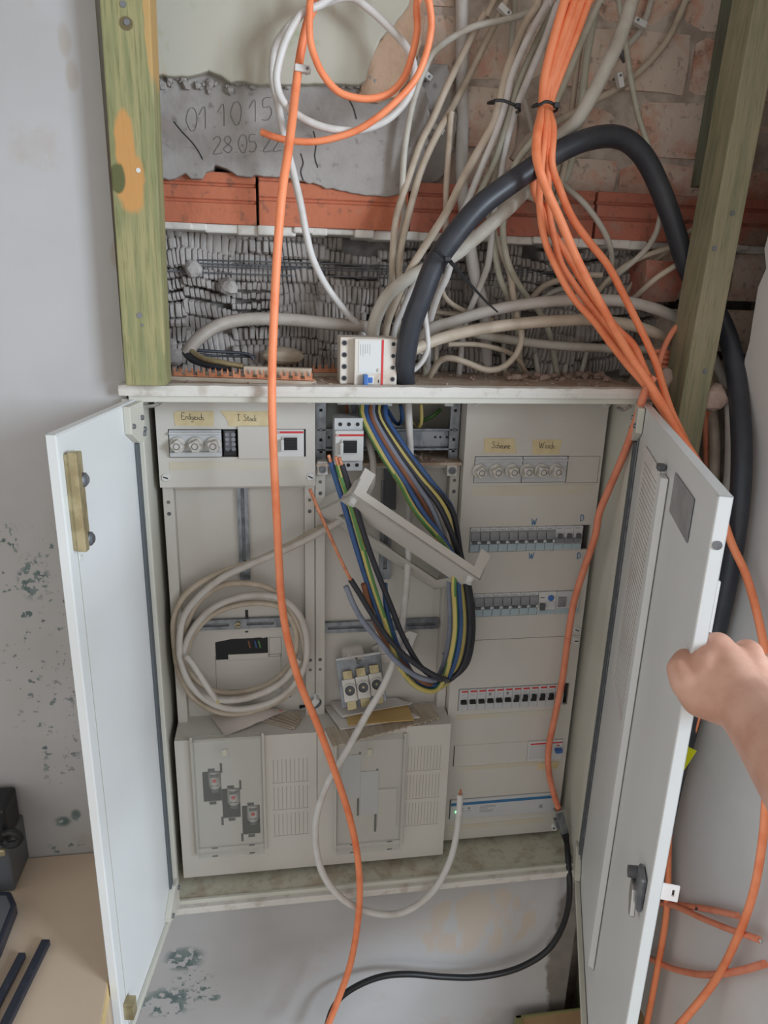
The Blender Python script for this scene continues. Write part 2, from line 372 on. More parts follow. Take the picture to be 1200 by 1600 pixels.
def write(s, org, right, up, size, wdt, m, parent, name='writing'):
    org, right, up = Vector(org), Vector(right).normalized(), Vector(up).normalized(); nrm = right.cross(up); mb = MB(); x = 0
    for ch in s:
        for st in ST.get(ch, []):
            pl = [tuple(map(float, q.split(','))) for q in st.split()]
            pl = catmull([Vector((a, b, 0)) for a, b in pl], .12)
            pts = [org + right*((x+q.x)*size) + up*(q.y*size) + nrm*(wdt*.2) for q in pl]
            mb.tube(pts, wdt, 4)
        x += WID.get(ch, .65)
    return mb.build(name, m, parent)
ORD = ['first', 'second', 'third', 'fourth', 'fifth', 'sixth', 'seventh', 'eighth', 'ninth', 'tenth', 'eleventh', 'twelfth']
def rc(x0, y0, x1, y1, Y):
    a, b = P(x0, y0, Y), P(x1, y1, Y); return a.x, b.x, b.z, a.z
O0 = (0, 0, 0)
# ================================================================ the setting
struct(MB().box(-1.7, 1.6, -3.2, .3, -.05, 0).build('floor', 'floor', loc=O0))
struct(MB().box(-1.7, 1.6, -3.2, .3, 2.5, 2.55).build('ceiling', 'wallr', loc=O0))
wb = MB(); wb.box(-1.7, -.400, .012, .30, 0, 2.5); wb.box(-.40, .405, .012, .30, 0, ZB-.002); struct(wb.build('wall_back', 'wall', loc=O0))
# right side wall: a plaster skin with a broken back edge, and the chase beside the cabinet
wr = MB(); ys = [-.45, -.3, -.2, -.12, -.06, -.03, 0]; n = 90; g = []
for i in range(n+1):
    zz = 2.5*i/n; e = .012*noise.noise((zz*14, 3, 1)) + .010*noise.noise((zz*45, 5, 2))
    g.append([(.555+.0015*noise.noise((zz*6, y*8, 0))+(.004*noise.noise((zz*50, 1, 7)) if k == 6 else 0), y+(e if k == 6 else 0), zz) for k, y in enumerate(ys)]+[(.580, .004+e, zz), (.61, -.01, zz)])
vs = [v for r_ in g for v in r_]; k = 9
wr.add(vs, [(i*k+j, (i+1)*k+j, (i+1)*k+j+1, i*k+j+1) for i in range(n) for j in range(k-1)])
wr.box(.57, .80, -.449, -.012, 0, 2.5)
struct(wr.build('wall_right', 'wallr', loc=O0, smooth=True))
rw = MB(); rw.box(-.40, .82, .245, .30, ZB, 2.5); rw.box(.405, .56, .11, .30, 0, ZB+.25); rw.box(.70, .82, -.01, .30, 0, 2.5); rw.box(.56, .82, .09, .30, 0, ZB+.30)
wrec = struct(rw.build('wall_recess', 'reveal', loc=O0)); W[wrec] = Vector(O0)

def rough_brick(x0, x1, z0, z1, y, dep_, m, amp=.004, parent=wrec, name='brick', seed=0):
    nx, nz = max(3, int((x1-x0)/.035)), 3; mb = MB(); fr = []; bk = []
    for j in range(nz+1):
        for i in range(nx+1):
            u, v = i/nx, j/nz; x = x0+(x1-x0)*u; z = z0+(z1-z0)*v
            q = noise.noise_vector((x*22+seed, z*22, seed*3.1))
            edge = (i in (0, nx)) or (j in (0, nz))
            fr.append((x+q.x*.004, y+q.y*amp+(.005 if edge else 0)+(.006 if (i in (0, nx) and j in (0, nz)) else 0), z+q.z*.004))
    w_ = nx+1; fs = [(j*w_+i, j*w_+i+1, (j+1)*w_+i+1, (j+1)*w_+i) for j in range(nz) for i in range(nx)]
    rim = [i for i in range(nx+1)] + [j*w_+nx for j in range(1, nz+1)] + [nz*w_+i for i in range(nx-1, -1, -1)] + [j*w_ for j in range(nz-1, 0, -1)]
    b0 = len(fr); bk = [(fr[i][0], y+dep_, fr[i][2]) for i in rim]
    fs += [(rim[i], b0+i, b0+(i+1) % len(rim), rim[(i+1) % len(rim)]) for i in range(len(rim))]
    mb.add(fr+bk, fs); return mb.build(name, m, parent, True)
# brick courses to the right of the render
MB().box(.0, .70, .212, .2449, ZB+1.24, 2.49).build('joint_mortar', 'reveal', wrec)
zc = [1.247, 1.312, 1.408, 1.505, 1.60, 1.695, 1.79]
for i, (a, b) in enumerate(zip(zc[:-1], zc[1:])):
    x = [-.02, -.13, .04, -.08, -.30, -.38][i]
    while x < .70:
        l = U(.17, .25); rough_brick(x+.006, min(x+l, .72)-.006, ZB+a+.006, ZB+b-.006, .205+U(-.006, .008), .06, 'brick', seed=i*7+x*9); x += l
for i, (a, b) in enumerate([(.90, .985), (.99, 1.075), (1.08, 1.17)]):
    x = [.47, .50, .45][i]
    while x < .70:
        l = U(.11, .17); rough_brick(x+.005, min(x+l, .72)-.005, ZB+a+.005, ZB+b-.006, .16+U(-.01, .01), .1, 'brick', .007, seed=i*5+x*3); x += l
bb = P(1040, 440, .12); rough_brick(bb.x-.035, bb.x+.03, bb.z-.034, bb.z+.032, .12, .12, 'clay_pale', .010, seed=4)
# hollow clay lintel tiles with two grooves
cx = [-.398, P(402, 310, .15).x, P(640, 320, .15).x, P(930, 350, .15).x, .69]
for i in range(4):
    z0, z1 = ZB+1.178, ZB+1.252+(.014 if i == 1 else 0); y = .148+[.003, 0, .004, .002][i]; h = z1-z0
    poly = [(y, z0), (y, z0+h*.40), (y+.006, z0+h*.42), (y+.006, z0+h*.46), (y+.002, z0+h*.48), (y+.002, z0+h*.72), (y+.008, z0+h*.74), (y+.008, z0+h*.78), (y+.004, z0+h*.80), (y+.004, z1), (.24, z1), (.24, z0)]
    mb = MB(); mb.prism([(cx[i]+.002, a, b) for a, b in poly], (cx[i+1]-cx[i]-.004, 0, 0)); mb.build('clay_tile', 'clay' if i < 2 else 'clay_pale', wrec, bevel=.0015)
lg = MB(); x = -.40
while x < .69:
    l = U(.02, .05); lg.box(x, x+l+.004, .150+U(-.006, .008), .24, ZB+1.166+U(-.003, .004), ZB+1.1785); x += l
lg.build('mortar_joint', 'plaster_frame', wrec, bevel=.003)['kind'] = 'stuff'
def slab(name, out, Y, m, back=.246, jit=2.0):
    pts = []
    for i, a in enumerate(out):
        b = out[(i+1) % len(out)]; d = math.hypot(b[0]-a[0], b[1]-a[1]); k = max(1, int(d/9))
        for j in range(k):
            t = j/k; x, y = a[0]+(b[0]-a[0])*t, a[1]+(b[1]-a[1])*t
            pts.append(P(x+jit*noise.noise((x*.13, y*.13, 1))*2, y+jit*noise.noise((x*.13, y*.13, 9))*2, Y))
    return MB().prism(pts, (0, back-Y, 0)).build(name, m, wrec, bevel=.003)
slab('cement_render', [(215, 100), (648, 90), (672, 160), (664, 262), (650, 296), (612, 308), (560, 304), (510, 292), (455, 279), (420, 274), (400, 272), (372, 276), (355, 262), (338, 258), (325, 272), (300, 280), (285, 274), (262, 281), (215, 276)], .143, 'cement', jit=3.2)
slab('cement_render', [(600, 95), (700, 100), (714, 200), (702, 268), (660, 300), (600, 306)], .178, 'cement', jit=3)
slab('brown_render', [(560, 150), (573, 100), (590, 68), (612, 40), (640, -60), (646, -300), (682, -300), (672, -60), (664, 30), (656, 84), (640, 128), (618, 150), (590, 160)], .135, 'brownrender')
slab('painted_plaster', [(200, -500), (650, -500), (644, -70), (640, 8), (628, 22), (612, 45), (596, 60), (585, 80), (578, 100), (572, 126), (560, 132), (520, 130), (470, 131), (430, 133), (395, 131), (380, 126), (360, 128), (345, 118), (325, 111), (310, 116), (290, 120), (262, 118), (215, 113)], .126, 'cream', jit=1.2)
rough_brick(P(236, 175, .15).x-.03, P(262, 175, .15).x, P(240, 192, .15).z, P(240, 160, .15).z, .138, .05, 'brick', .008, seed=2)
# chipped render below the painted plaster edge
ch = MB()
for i in range(70):
    x = U(238, 600); q = P(x, 127+U(-6, 9)+(8 if 300 < x < 360 else 0), .140); s_ = U(.002, .0075)
    ch.lathe([(0, -s_), (s_*.9, -s_*.3), (s_, s_*.3), (0, s_)], q, (U(-1, 1), U(-1, 1), U(-1, 1)), 5, None, False)
ch.build('broken_edge', 'cement', wrec)['kind'] = 'stuff'
wtxt = lambda s, x, y, x2, y2, size: write(s, P(x, y, .1422), P(x2, y2, .1422)-P(x, y, .1422), (0, 0, 1), size, .0004, 'pencil', wrec, 'pencil_date')
wtxt('01.10.151', 292, 205, 400, 190, .029); wtxt('28.05.22', 334, 240, 420, 236, .023)
for crack in ([(272, 190), (284, 205), (300, 222), (310, 236), (317, 249)], [(470, 240), (474, 255), (470, 268), (474, 282)], [(542, 150), (552, 168), (557, 186)], [(490, 205), (494, 225), (492, 245), (497, 262)]):
    MB().tube(path([(a, b, .1424) for a, b in crack], .004), .0009, 4).build('crack', 'dark', wrec)
# mortar squeezed through a mesh: rows of little upright ribs
mr = MB(); xs_ = -.40
while xs_ < .52:
    xe = min(.52, xs_+U(.04, .13)); zr = .940+U(0, .01); tilt = U(-.12, .12)
    while zr < 1.163:
        hh = U(.012, .030); x = xs_; yb = U(-.008, .008)
        while x < xe:
            wd = U(.0055, .010)*(1+.8*max(0, noise.noise((x*5, zr*12, 21))))
            cy = .214+yb+.016*noise.noise((x*8, zr*14, 0)); out = .016+.014*noise.noise((x*13, zr*20, 5))+U(-.002, .002)
            if noise.noise((x*11, zr*16, 8)) > -.5:
                zz = ZB+zr+.012*noise.noise((x*6, zr*4, 4))+tilt*(x-xs_)+U(-.0012, .0012); ln = .005*noise.noise((x*9, zr*7, 31))+U(-.001, .001); h1 = hh*(1.12+.6*noise.noise((x*8, zr*11, 17))); g = wd*U(.46, .52)
                rs = []
                for (t, k, e) in ((0, .5, .8), (.14, .92, 1), (.5, 1.05, 1), (.86, .95, 1), (1, .5, .8)):
                    c = Vector((x+wd/2+ln*(t-.5)*2, cy, min(zz+h1*t, ZB+1.168))); o_ = out*k
                    rs.append([c+Vector((-g*e, .02, 0)), c+Vector((-g*e, -o_*.8, 0)), c+Vector((-g*.55*e, -o_, 0)), c+Vector((g*.55*e, -o_, 0)), c+Vector((g*e, -o_*.8, 0)), c+Vector((g*e, .02, 0))])
                mr.rings(rs, False, False)
                mr.add(rs[-1], [(0, 1, 2, 3, 4, 5)]); mr.add(rs[0], [(5, 4, 3, 2, 1, 0)])
            x += wd
        zr += hh+.001
    xs_ = xe
mo = mr.build('mortar_ribs', 'mortar', wrec, True); mo['kind'] = 'stuff'
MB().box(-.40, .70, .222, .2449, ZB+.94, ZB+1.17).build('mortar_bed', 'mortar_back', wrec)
for y in (410, 414, 418, 428): MB().tube(path([(258, y-5, .196), (420, y+U(-2, 2), .196), (700, y+8, .198), (900, y+14, .198)], .03), .0013, 5).build('lath_rod', 'zinc_dull', wrec)
def lump(name, c, r, m, parent=None, seed=1, sub=2, amp=.35, sq=(1, 1, 1)):
    import bmesh
    bm = bmesh.new(); bmesh.ops.create_icosphere(bm, subdivisions=sub, radius=1)
    mb = MB(); vs = []
    for v in bm.verts:
        d = 1+amp*noise.noise(v.co*1.6+Vector((seed*3.3, 0, 0)))+amp*.4*noise.noise(v.co*4+Vector((seed, 2, 0)))
        vs.append(Vector(c)+Vector((v.co.x*r*sq[0], v.co.y*r*sq[1], v.co.z*r*sq[2]))*d)
    mb.add(vs, [tuple(v.index for v in f.verts) for f in bm.faces]); bm.free(); return mb.build(name, m, parent)
for i, (x, y, r_) in enumerate([(272, 556, .016), (290, 575, .008), (262, 540, .014), (302, 420, .014), (356, 448, .016), (505, 448, .012), (448, 498, .012)]):
    lump('mortar_lump', P(x, y, .19), r_, 'mortar', wrec, i+1, 2, .3)

# timber studs
def pxz(x, y, Y): q = P(x, y, Y); return (q.x, q.y, q.z)
M['wood_l'] = _wood('green_treated_timber', [(pxz(195, 232, -.03), (.012, .2, .046), (192, 142, 84)), (pxz(205, 285, -.03), (.018, .2, .034), (192, 142, 84)), (pxz(184, 277, -.03), (.010, .2, .017), (92, 94, 56)), (pxz(233, 40, -.03), (.006, .2, .06), (184, 150, 96)), (pxz(197, 36, -.03), (.008, .2, .007), (104, 92, 62))])
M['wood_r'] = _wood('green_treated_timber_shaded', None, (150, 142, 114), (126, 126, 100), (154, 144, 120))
M['wood_b'] = mat('grey_green_batten', (104, 110, 92), .8, c2=(92, 92, 78), ns=20, stretch=(4, 4, .5))
def tx(o): W[o] = Vector(O0); return o
st = thing('timber_stud', 'green treated timber stud with a bare orange patch standing on the cabinet\'s left end', 'timber', O0)
MB().prism([(-.392, -.03, ZB+.953), (-.338, -.03, ZB+.953), (-.320, -.03, 2.49), (-.382, -.03, 2.49)], (0, .056, 0)).build('post', 'wood_l', st, bevel=.002)
for x, y in ((218, 493), (198, 34), (192, 6), (222, 508)): 
    q = P(x, y, -.031); MB().cyl(q, q+Vector((0, .004, 0)), .0038 if y != 508 else .0018, None, 10).build('screw', 'zinc_dull', st)
q = P(216, 266, -.031); MB().cyl(q, q+Vector((0, .003, 0)), .003, None, 8).build('plaster_fleck', 'white', st)
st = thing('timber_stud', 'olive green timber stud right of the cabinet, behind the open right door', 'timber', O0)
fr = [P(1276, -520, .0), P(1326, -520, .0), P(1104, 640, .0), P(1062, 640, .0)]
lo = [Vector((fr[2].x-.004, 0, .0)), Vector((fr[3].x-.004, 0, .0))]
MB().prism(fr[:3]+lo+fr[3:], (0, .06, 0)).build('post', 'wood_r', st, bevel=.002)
for x, y in ((1145, 333), (1102, 580), (1117, 388)):
    q = P(x, y, -.001); MB().cyl(q, q+Vector((0, .004, 0)), .004, None, 10).build('screw', 'zinc_dull', st)
bt = MB().prism([P(1146, -20, .09), P(1166, -20, .09), P(1108, 290, .09), P(1094, 290, .09)], (0, .03, 0)).build('timber_batten', 'wood_b', bevel=.002)
tag(bt, 'thin dark grey green batten on the brick behind the right timber stud', 'timber')

# ================================================================ the cabinet
cab = thing('distribution_cabinet', 'large beige metal electrical cabinet with both doors standing open', 'cabinet', (0, 0, ZB))
ZZ = lambda z: z+ZB
c_ = MB(); c_.box(-.395, .395, .205, .215, ZZ(0), ZZ(.945)); c_.box(-.395, -.385, .0, .21, ZZ(.0), ZZ(.945)); c_.box(.385, .395, .0, .21, ZZ(0), ZZ(.945))
c_.build('housing', 'panel_green', cab)
MB().box(-.397, .397, .004, .236, ZZ(.9402), ZZ(.9485)).build('top_plate', 'dust', cab)
tr = MB(); n = 60
rs = []
for i in range(n+1):
    x = -.407+.812*i/n; a = .0015*noise.noise((x*30, 1, 0))+.001*noise.noise((x*90, 2, 0)); e = .004 if i in (0, n) else 0
    rs.append([(x, -.010+a+e, ZZ(.936)), (x, -.012+a+e, ZZ(.944)), (x, -.008+a+e, ZZ(.9505+a)), (x, .006, ZZ(.952+a)), (x, .024, ZZ(.9497)), (x, .024, ZZ(.936))])
tr.rings(rs); tr.build('plastered_rim', 'plaster_frame', cab, True)
f_ = MB(); f_.box(-.395, .395, -.003, .02, ZZ(.926), ZZ(.9365)); f_.box(-.405, -.378, -.002, .012, ZZ(0), ZZ(.93)); f_.box(.378, .405, -.002, .012, ZZ(0), ZZ(.93))
f_.build('frame', 'panel_green', cab, bevel=.0015)
f_ = MB(); f_.box(-.400, .400, -.006, .012, ZZ(-.006), ZZ(.008)); f_.build('bottom_rim', 'plaster_frame', cab, bevel=.002)
f_ = MB(); f_.box(-.385, .385, .01, .205, ZZ(.002), ZZ(.012)); f_.build('bottom_ledge', 'dirty', cab)
f_ = MB(); f_.box(-.384, .384, .004, .010, ZZ(.006), ZZ(.016)); f_.build('bottom_lip', 'panel_green', cab, bevel=.001)

def plate(name, x0, x1, z0, z1, y, depth, holes=(), m='panel', parent=cab, rim=.006):
    xs = sorted({x0, x1, *[h[0] for h in holes], *[h[1] for h in holes]}); zs = sorted({z0, z1, *[h[2] for h in holes], *[h[3] for h in holes]}); mb = MB()
    for i in range(len(xs)-1):
        for j in range(len(zs)-1):
            cx_, cz_ = (xs[i]+xs[i+1])/2, (zs[j]+zs[j+1])/2
            if any(h[0] < cx_ < h[1] and h[2] < cz_ < h[3] for h in holes): continue
            mb.quad((xs[i], y, zs[j]), (xs[i+1], y, zs[j]), (xs[i+1], y, zs[j+1]), (xs[i], y, zs[j+1]))
    def ring(a, b, c, d, y0, y1, inward):
        q = [(a, c), (b, c), (b, d), (a, d)]
        for k in range(4):
            p, r_ = q[k], q[(k+1) % 4]; f4 = [(p[0], y0, p[1]), (r_[0], y0, r_[1]), (r_[0], y1, r_[1]), (p[0], y1, p[1])]
            mb.quad(*(f4 if inward else f4[::-1]))
    ring(x0, x1, z0, z1, y, y+depth, False)
    for h in holes: ring(*h, y, y+rim, True)
    return mb.build(name, m, parent)
CY = .085
def lock_screw(parent, x, y, Y, r_=.0065, a=None):
    q = P(x, y, Y); MB().lathe([(r_, 0), (r_, .0018), (r_*.9, .0026)], (q.x, Y+.0002, q.z), (0, -1, 0), 18).build('lock_screw', 'white', parent, True)
    a = U(-.5, .5) if a is None else a; d = Vector((math.cos(a), 0, math.sin(a)))
    MB().ob((q.x, Y-.0026, q.z), d*r_*.62, (0, .0004, 0), Vector((-d.z, 0, d.x))*r_*.14).build('screw_slot', 'black', parent)
# --- left top cover
hL = [rc(262, 671, 371, 714, CY), rc(429, 670, 478, 714, CY)]; zt, zb = max(hL[0][3], hL[1][3]), min(hL[0][2], hL[1][2]); zt = ZZ(.875); zb = ZZ(.828)
hz0, hz1 = (hL[0][2]+hL[1][2])/2, (hL[0][3]+hL[1][3])/2
H1 = (hL[0][0], hL[1][1], hz0, hz1)
cvl = plate('left_cover', -.374, -.1255, ZZ(.775), ZZ(.9255), CY, .06, [H1])
for x, y in ((259, 746), (485, 745), (483, 626)): lock_screw(cvl, x, y, CY)
a = rc(264, 722, 475, 733, CY-.0006); MB().box(a[0], a[1], CY-.0006, CY, a[2], a[3]).build('old_tape_strip', 'tape_old', cvl)
# --- right covers
def slot(xa, ya, xb, yb, h=.047):   # px of the slot's left and right centre
    a, b = P(xa, ya, CY), P(xb, yb, CY); z = (a.z+b.z)/2; return (a.x, b.x, z-h/2, z+h/2)
S1 = slot(740.7, 734, 886.5, 733, .047); S2 = slot(733.5, 842.7, 921, 840.5); S3 = slot(725, 947, 904.5, 939.5); S4 = slot(716, 1093, 888, 1084.5); S5 = slot(824, 1173, 878, 1170); S6 = slot(702, 1263.5, 867, 1252.5)
cv1 = plate('upper_right_cover', .1255, .374, ZZ(.4755), ZZ(.9255), CY, .06, [S1, S2, S3])
cv2 = plate('lower_right_cover', .1255, .374, ZZ(.025), ZZ(.4745), CY, .06, [S4, S5, S6])
for x, y in ((743, 630), (948, 631), (901, 984)): lock_screw(cv1, x, y, CY)
lock_screw(cv2, 900, 1001, CY); lock_screw(cv2, 866, 1291, CY)
for (x0, y0, x1, y1) in ((738, 760, 925, 772),): 
    a = rc(x0, y0, x1, y1, CY); MB().box(a[0], a[1], CY-.0006, CY, a[2], a[3]).build('old_tape_strip', 'tape_old', cv1)
for (x0, y0, x1, y1) in ((713, 1111, 878, 1121), (711, 1193, 840, 1201), (700, 1282, 850, 1292)):
    a = rc(x0, (y0+y1)/2-4, x1, (y0+y1)/2+4, CY); zc_ = (a[2]+a[3])/2; MB().box(a[0], a[1], CY-.0006, CY, zc_-.005, zc_+.005).build('old_tape_strip', 'tape_old', cv2)
a = rc(840, 1192, 872, 1200, CY); MB().box(a[0], a[1], CY-.0009, CY, a[2], a[3]).build('tape_strip', 'tape', cv2)
def outline(x0, y0, x1, y1, Y, parent, wd=.0007, m='seam', name='seam'):
    a, b = P(x0, y0, Y), P(x1, y1, Y); mb = MB(); zt_, zb_ = a.z, b.z
    mb.box(a.x, b.x, Y-.0004, Y, zt_, zt_-wd); mb.box(a.x, b.x, Y-.0004, Y, zb_, zb_+wd); mb.box(a.x, a.x+wd, Y-.0004, Y, zb_, zt_); mb.box(b.x-wd, b.x, Y-.0004, Y, zb_, zt_)
    return mb.build(name, m, parent)
outline(887, 713, 933, 754, CY, cv1)
a = P(711, 1161, CY); b = S5; o = MB(); o.box(a.x, b[0]-.001, CY-.001, CY, S5[2], S5[3]); o.build('blank_strip', 'panel', cv2, bevel=.0004)
o = MB(); o.box(a.x-.0015, a.x, CY-.0004, CY, S5[2], S5[3]); o.build('seam', 'dark', cv2)
for ch_, x, y in (('W', 830, 820), ('D', 906, 814), ('W', 826, 873), ('D', 901, 873)):
    q = P(x, y, CY-.0002); write(ch_, q, (1, 0, 0), (0, 0, 1), .0115, .0008, 'inkblue', cv1, 'marker_letter')
write('13', P(727, 972, CY-.0002), (1, 0, 0), (0, 0, 1), .009, .0009, 'ink', cv1, 'marker_number')
q = P(934, 860, CY); MB().cyl((q.x, CY-.0004, q.z), (q.x, CY, q.z), .0016).build('screw_hole', 'dark', cv1)
# --- meter fields
for nm, x0, x1, ztop in (('left_meter_plate', -.374, -.1255, .7745), ('middle_meter_plate', -.1245, .1245, .806)):
    mp = MB(); z0 = ZZ(.30); z1 = ZZ(ztop); y0, y1 = .104, .122; w_ = .017
    mp.box(x0, x0+w_, y0, .16, z0, z1); mp.box(x1-w_, x1, y0, .16, z0, z1); mp.box(x0+w_, x1-w_, y0, .16, z1-.008, z1); mp.box(x0+w_, x1-w_, y1, .16, z0, z1-.008)
    o = mp.build(nm, 'panel', cab, bevel=.0012)
    for zz in (ztop-.03, ztop-.05, .44, .42):
        for xx in (x0+w_/2, x1-w_/2):
            zq = ZZ(zz); d_ = zz in (ztop-.05, .44); MB().cyl((xx, y0-.0004, zq), (xx, y0, zq), .0034 if d_ else .003, None, 10).build('rim_hole', 'darkgrey' if d_ else 'seam', o)
    W[nm] = o; 
lp, mp_ = W['left_meter_plate'], W['middle_meter_plate']
def slotted(name, x0, x1, z0, z1, y, slots, parent, vertical=False):
    plate(name, x0, x1, z0, z1, y, .006, slots, 'zinc', parent, .003)
    MB().box(x0+.001, x1-.001, y+.003, y+.0055, z0+.001, z1-.001).build('rail_back', 'zinc_dull', parent)
YR = .114
a = rc(372, 757, 389, 906, YR); xm = (a[0]+a[1])/2; slotted('vertical_rail', xm-.009, xm+.009, a[2], a[3], YR, [(xm-.0028, xm+.0028, a[2]+.035, a[3])], lp)
q = P(383, 899, YR); MB().cyl((xm, YR-.003, a[2]+.016), (xm, YR, a[2]+.016), .005).build('rail_screw', 'zinc', lp)
a = rc(268, 967, 472, 984, YR); zm = (P(268, 976, YR).z+P(472, 975, YR).z)/2
slotted('horizontal_rail', a[0], a[1], zm-.0095, zm+.0095, YR, [(a[0]+.05, a[0]+.098, zm-.003, zm+.003), (a[1]-.098, a[1]-.05, zm-.003, zm+.003)], lp)
xs_ = (a[0]+a[1])/2; MB().cyl((xs_, YR-.004, zm), (xs_, YR, zm), .0052).build('rail_screw', 'brass', lp); MB().box(xs_-.004, xs_+.004, YR-.0046, YR-.004, zm-.0006, zm+.0006).build('screw_slot', 'black', lp)
for y0, y1 in ((928, 930), (938, 941), (953, 964), (986, 988)):
    aa = rc(383, y0, 388, y1, .122); MB().box(aa[0], aa[1], .1212, .122, aa[2], aa[3]).build('plate_slot', 'black', lp)
# torn-out window in the left plate
aa = rc(336, 998, 440, 1026, .122); outline(336, 1026, 440, 1074, .122, lp)
hw = rc(336, 999, 419, 1027, .122); jag = [(hw[0], 0, hw[2]), (hw[0]+.022, 0, hw[2])] + [(hw[0]+.022, 0, hw[2]+.010), (hw[1], 0, hw[2]+.010), (hw[1], 0, hw[3])]
xx = hw[1]
while xx > hw[0]+.03: xx -= U(.004, .01); jag.append((xx, 0, hw[3]-U(0, .004)*(1 if xx < hw[0]+.03 else .4)))
jag.append((hw[0], 0, hw[3]-.006)); MB().prism([(p[0], .1214, p[2]) for p in jag], (0, .0006, 0)).build('torn_window', 'dark', lp)
o = MB(); o.box(hw[0]+.022, hw[1], .1195, .1212, hw[2]-.001, hw[2]+.010); o.build('window_tab', 'panel', lp, bevel=.0004)
for i, (x, m_) in enumerate(((388, 'w_brown'), (398, 'w_blue'), (404, 'w_green'))):
    MB().tube([P(x, 1001, .1212), P(x+3, 1012, .1206)], .0016, 6).build('inner_wire', m_, lp)
outline(420, 996, 440, 1025, .122, lp)
# middle rails
a = rc(592, 752, 614, 905, YR); xm = (a[0]+a[1])/2; slotted('vertical_rail', xm-.010, xm+.010, a[2], a[3], YR, [(xm-.0035, xm+.0035, a[2]+.02, a[3]-.03)], mp_)
a = rc(507, 967, 684, 988, YR); zm = (P(507, 980, YR).z+P(684, 976, YR).z)/2
slotted('horizontal_rail', a[0], a[1], zm-.0105, zm+.0105, YR, [(a[0]+.006, a[0]+.072, zm-.003, zm+.003), (a[1]-.06, a[1]-.006, zm-.003, zm+.003)], mp_)
aa = rc(592, 945, 596, 966, .122); MB().box(aa[0], aa[1], .1212, .122, aa[2], aa[3]).build('plate_slot', 'black', mp_)
aa = rc(600, 728, 617, 796, .112); MB().prism([(aa[0], .109, aa[3]), (aa[1], .109, aa[3]), (aa[1]+.001, .108, aa[2]), (aa[0]+.002, .108, aa[2]+.006)], (0, .004, 0)).build('rubber_flap', 'darkgrey', mp_)
# --- open connection compartment, middle top
fc = MB(); fc.box(-.123, .123, .09, .2, ZZ(.806), ZZ(.811)); fc.build('compartment_floor', 'dust', cab)
for s in (-1, 1):
    sp = MB(); x0, x1 = sorted((s*.1225, s*.106)); xm = (x0+x1)/2
    hs = [(xm-.0025, xm+.0025, ZZ(z_)-.0025, ZZ(z_)+.0025) for z_ in (.825, .845, .862, .895, .912)]
    pr_ = plate('perforated_strip', x0, x1, ZZ(.811), ZZ(.935), .118, .010, hs, 'zinc', cab, .002); MB().box(x0+.001, x1-.001, .1215, .124, ZZ(.812), ZZ(.934)).build('strip_back', 'dark', pr_)
dz = (P(600, 686, .125).z); dr = MB(); dr.box(-.121, .121, .128, .131, dz-.015, dz+.015); dr.box(-.121, .121, .118, .131, dz+.015, dz+.019); dr.box(-.121, .121, .118, .131, dz-.019, dz-.015)
dr_ = dr.build('din_rail', 'zinc', cab, bevel=.001)
for x in (508, 514, 680, 688, 698):
    q = P(x, 683 if x > 600 else 676+R()*12, .128); MB().cyl((q.x, .1275, q.z), (q.x, .128, q.z), .0022, None, 8).build('rail_hole', 'dark', dr_)
q1 = P(527, 629, .10); q2 = P(604, 629, .10)
bs_ = MB(); bs_.box(q1.x, q2.x, .095, .125, ZZ(.908), ZZ(.9265)); tb = bs_.build('terminal_strip', 'devgrey', cab, bevel=.0008)
for x in (531, 543, 555, 572, 578, 586, 599): q = P(x, 628.5, .0945); MB().cyl((q.x, .0946, q.z), (q.x, .095, q.z), .0022, None, 8).build('terminal_hole', 'black', tb)
q1 = P(606, 632, .10); q2 = P(704, 632, .10); bb_ = MB(); bb_.box(q1.x, q2.x, .104, .114, ZZ(.908), ZZ(.917)); bbar = bb_.build('earth_busbar', 'brass', cab, bevel=.0008)
for x in range(622, 700, 8):
    q = P(x, 634, .1); MB().lathe([(.0034, 0), (.0034, .004), (.002, .0055)], (q.x, .104, ZZ(.9125)), (0, -1, 0), 10).build('busbar_screw', 'brass', bbar, True)
for x in (607, 703): q = P(x, 634, .1); o = MB(); o.box(q.x-.009, q.x+.006, .098, .12, ZZ(.905), ZZ(.921)); o.build('busbar_holder', 'devgrey', bbar, bevel=.0015)
for x, y in ((504, 733), (707, 735)):
    q = P(x, y, .09); o = MB(); o.box(q.x-.009, q.x+.009, .092, .125, q.z-.011, q.z+.012); ins = o.build('insulator_foot', 'ceramic', cab, bevel=.002)
    MB().lathe([(.0065, 0), (.0065, .003), (.004, .003), (.004, .001)], (q.x, .0922, q.z-.001), (0, -1, 0), 14).build('insulator_bush', 'zinc_dull', ins, True)

# --- doors: u runs from hinge to free edge, w points to the inner face
def door(name, hinge, free, z0, z1, th):
    h, f = Vector((*hinge, 0)), Vector((*free, 0)); u = (f-h).normalized(); wv = Vector((-u.y, u.x, 0))
    if wv.x*(-h.x) < 0: wv = -wv
    X = Matrix(((u.x, wv.x, 0, h.x), (u.y, wv.y, 0, h.y), (0, 0, 1, ZB), (0, 0, 0, 1))); L = (f-h).length
    mb = MB(X)
    mb.box(0, L, -th, -th+.002, z0, z1)                               # outer skin
    mb.box(0, .002, -th, 0, z0, z1); mb.box(L-.002, L, -th, 0, z0, z1); mb.box(0, L, -th, 0, z1-.002, z1); mb.box(0, L, -th, 0, z0, z0+.002)
    return mb, X, L
mb, XL, LL = door('left_door', (-.385, 0), (-.426, -.252), .016, .930, .012)
mb.box(.002, LL-.002, -.003, 0, .018, .928)
dl = mb.build('left_door', 'door_paint', cab, bevel=.0012)
o = MB(XL); o.box(.010, .0225, 0, .004, .06, .87); o.build('gasket', 'gasket', dl, bevel=.001)
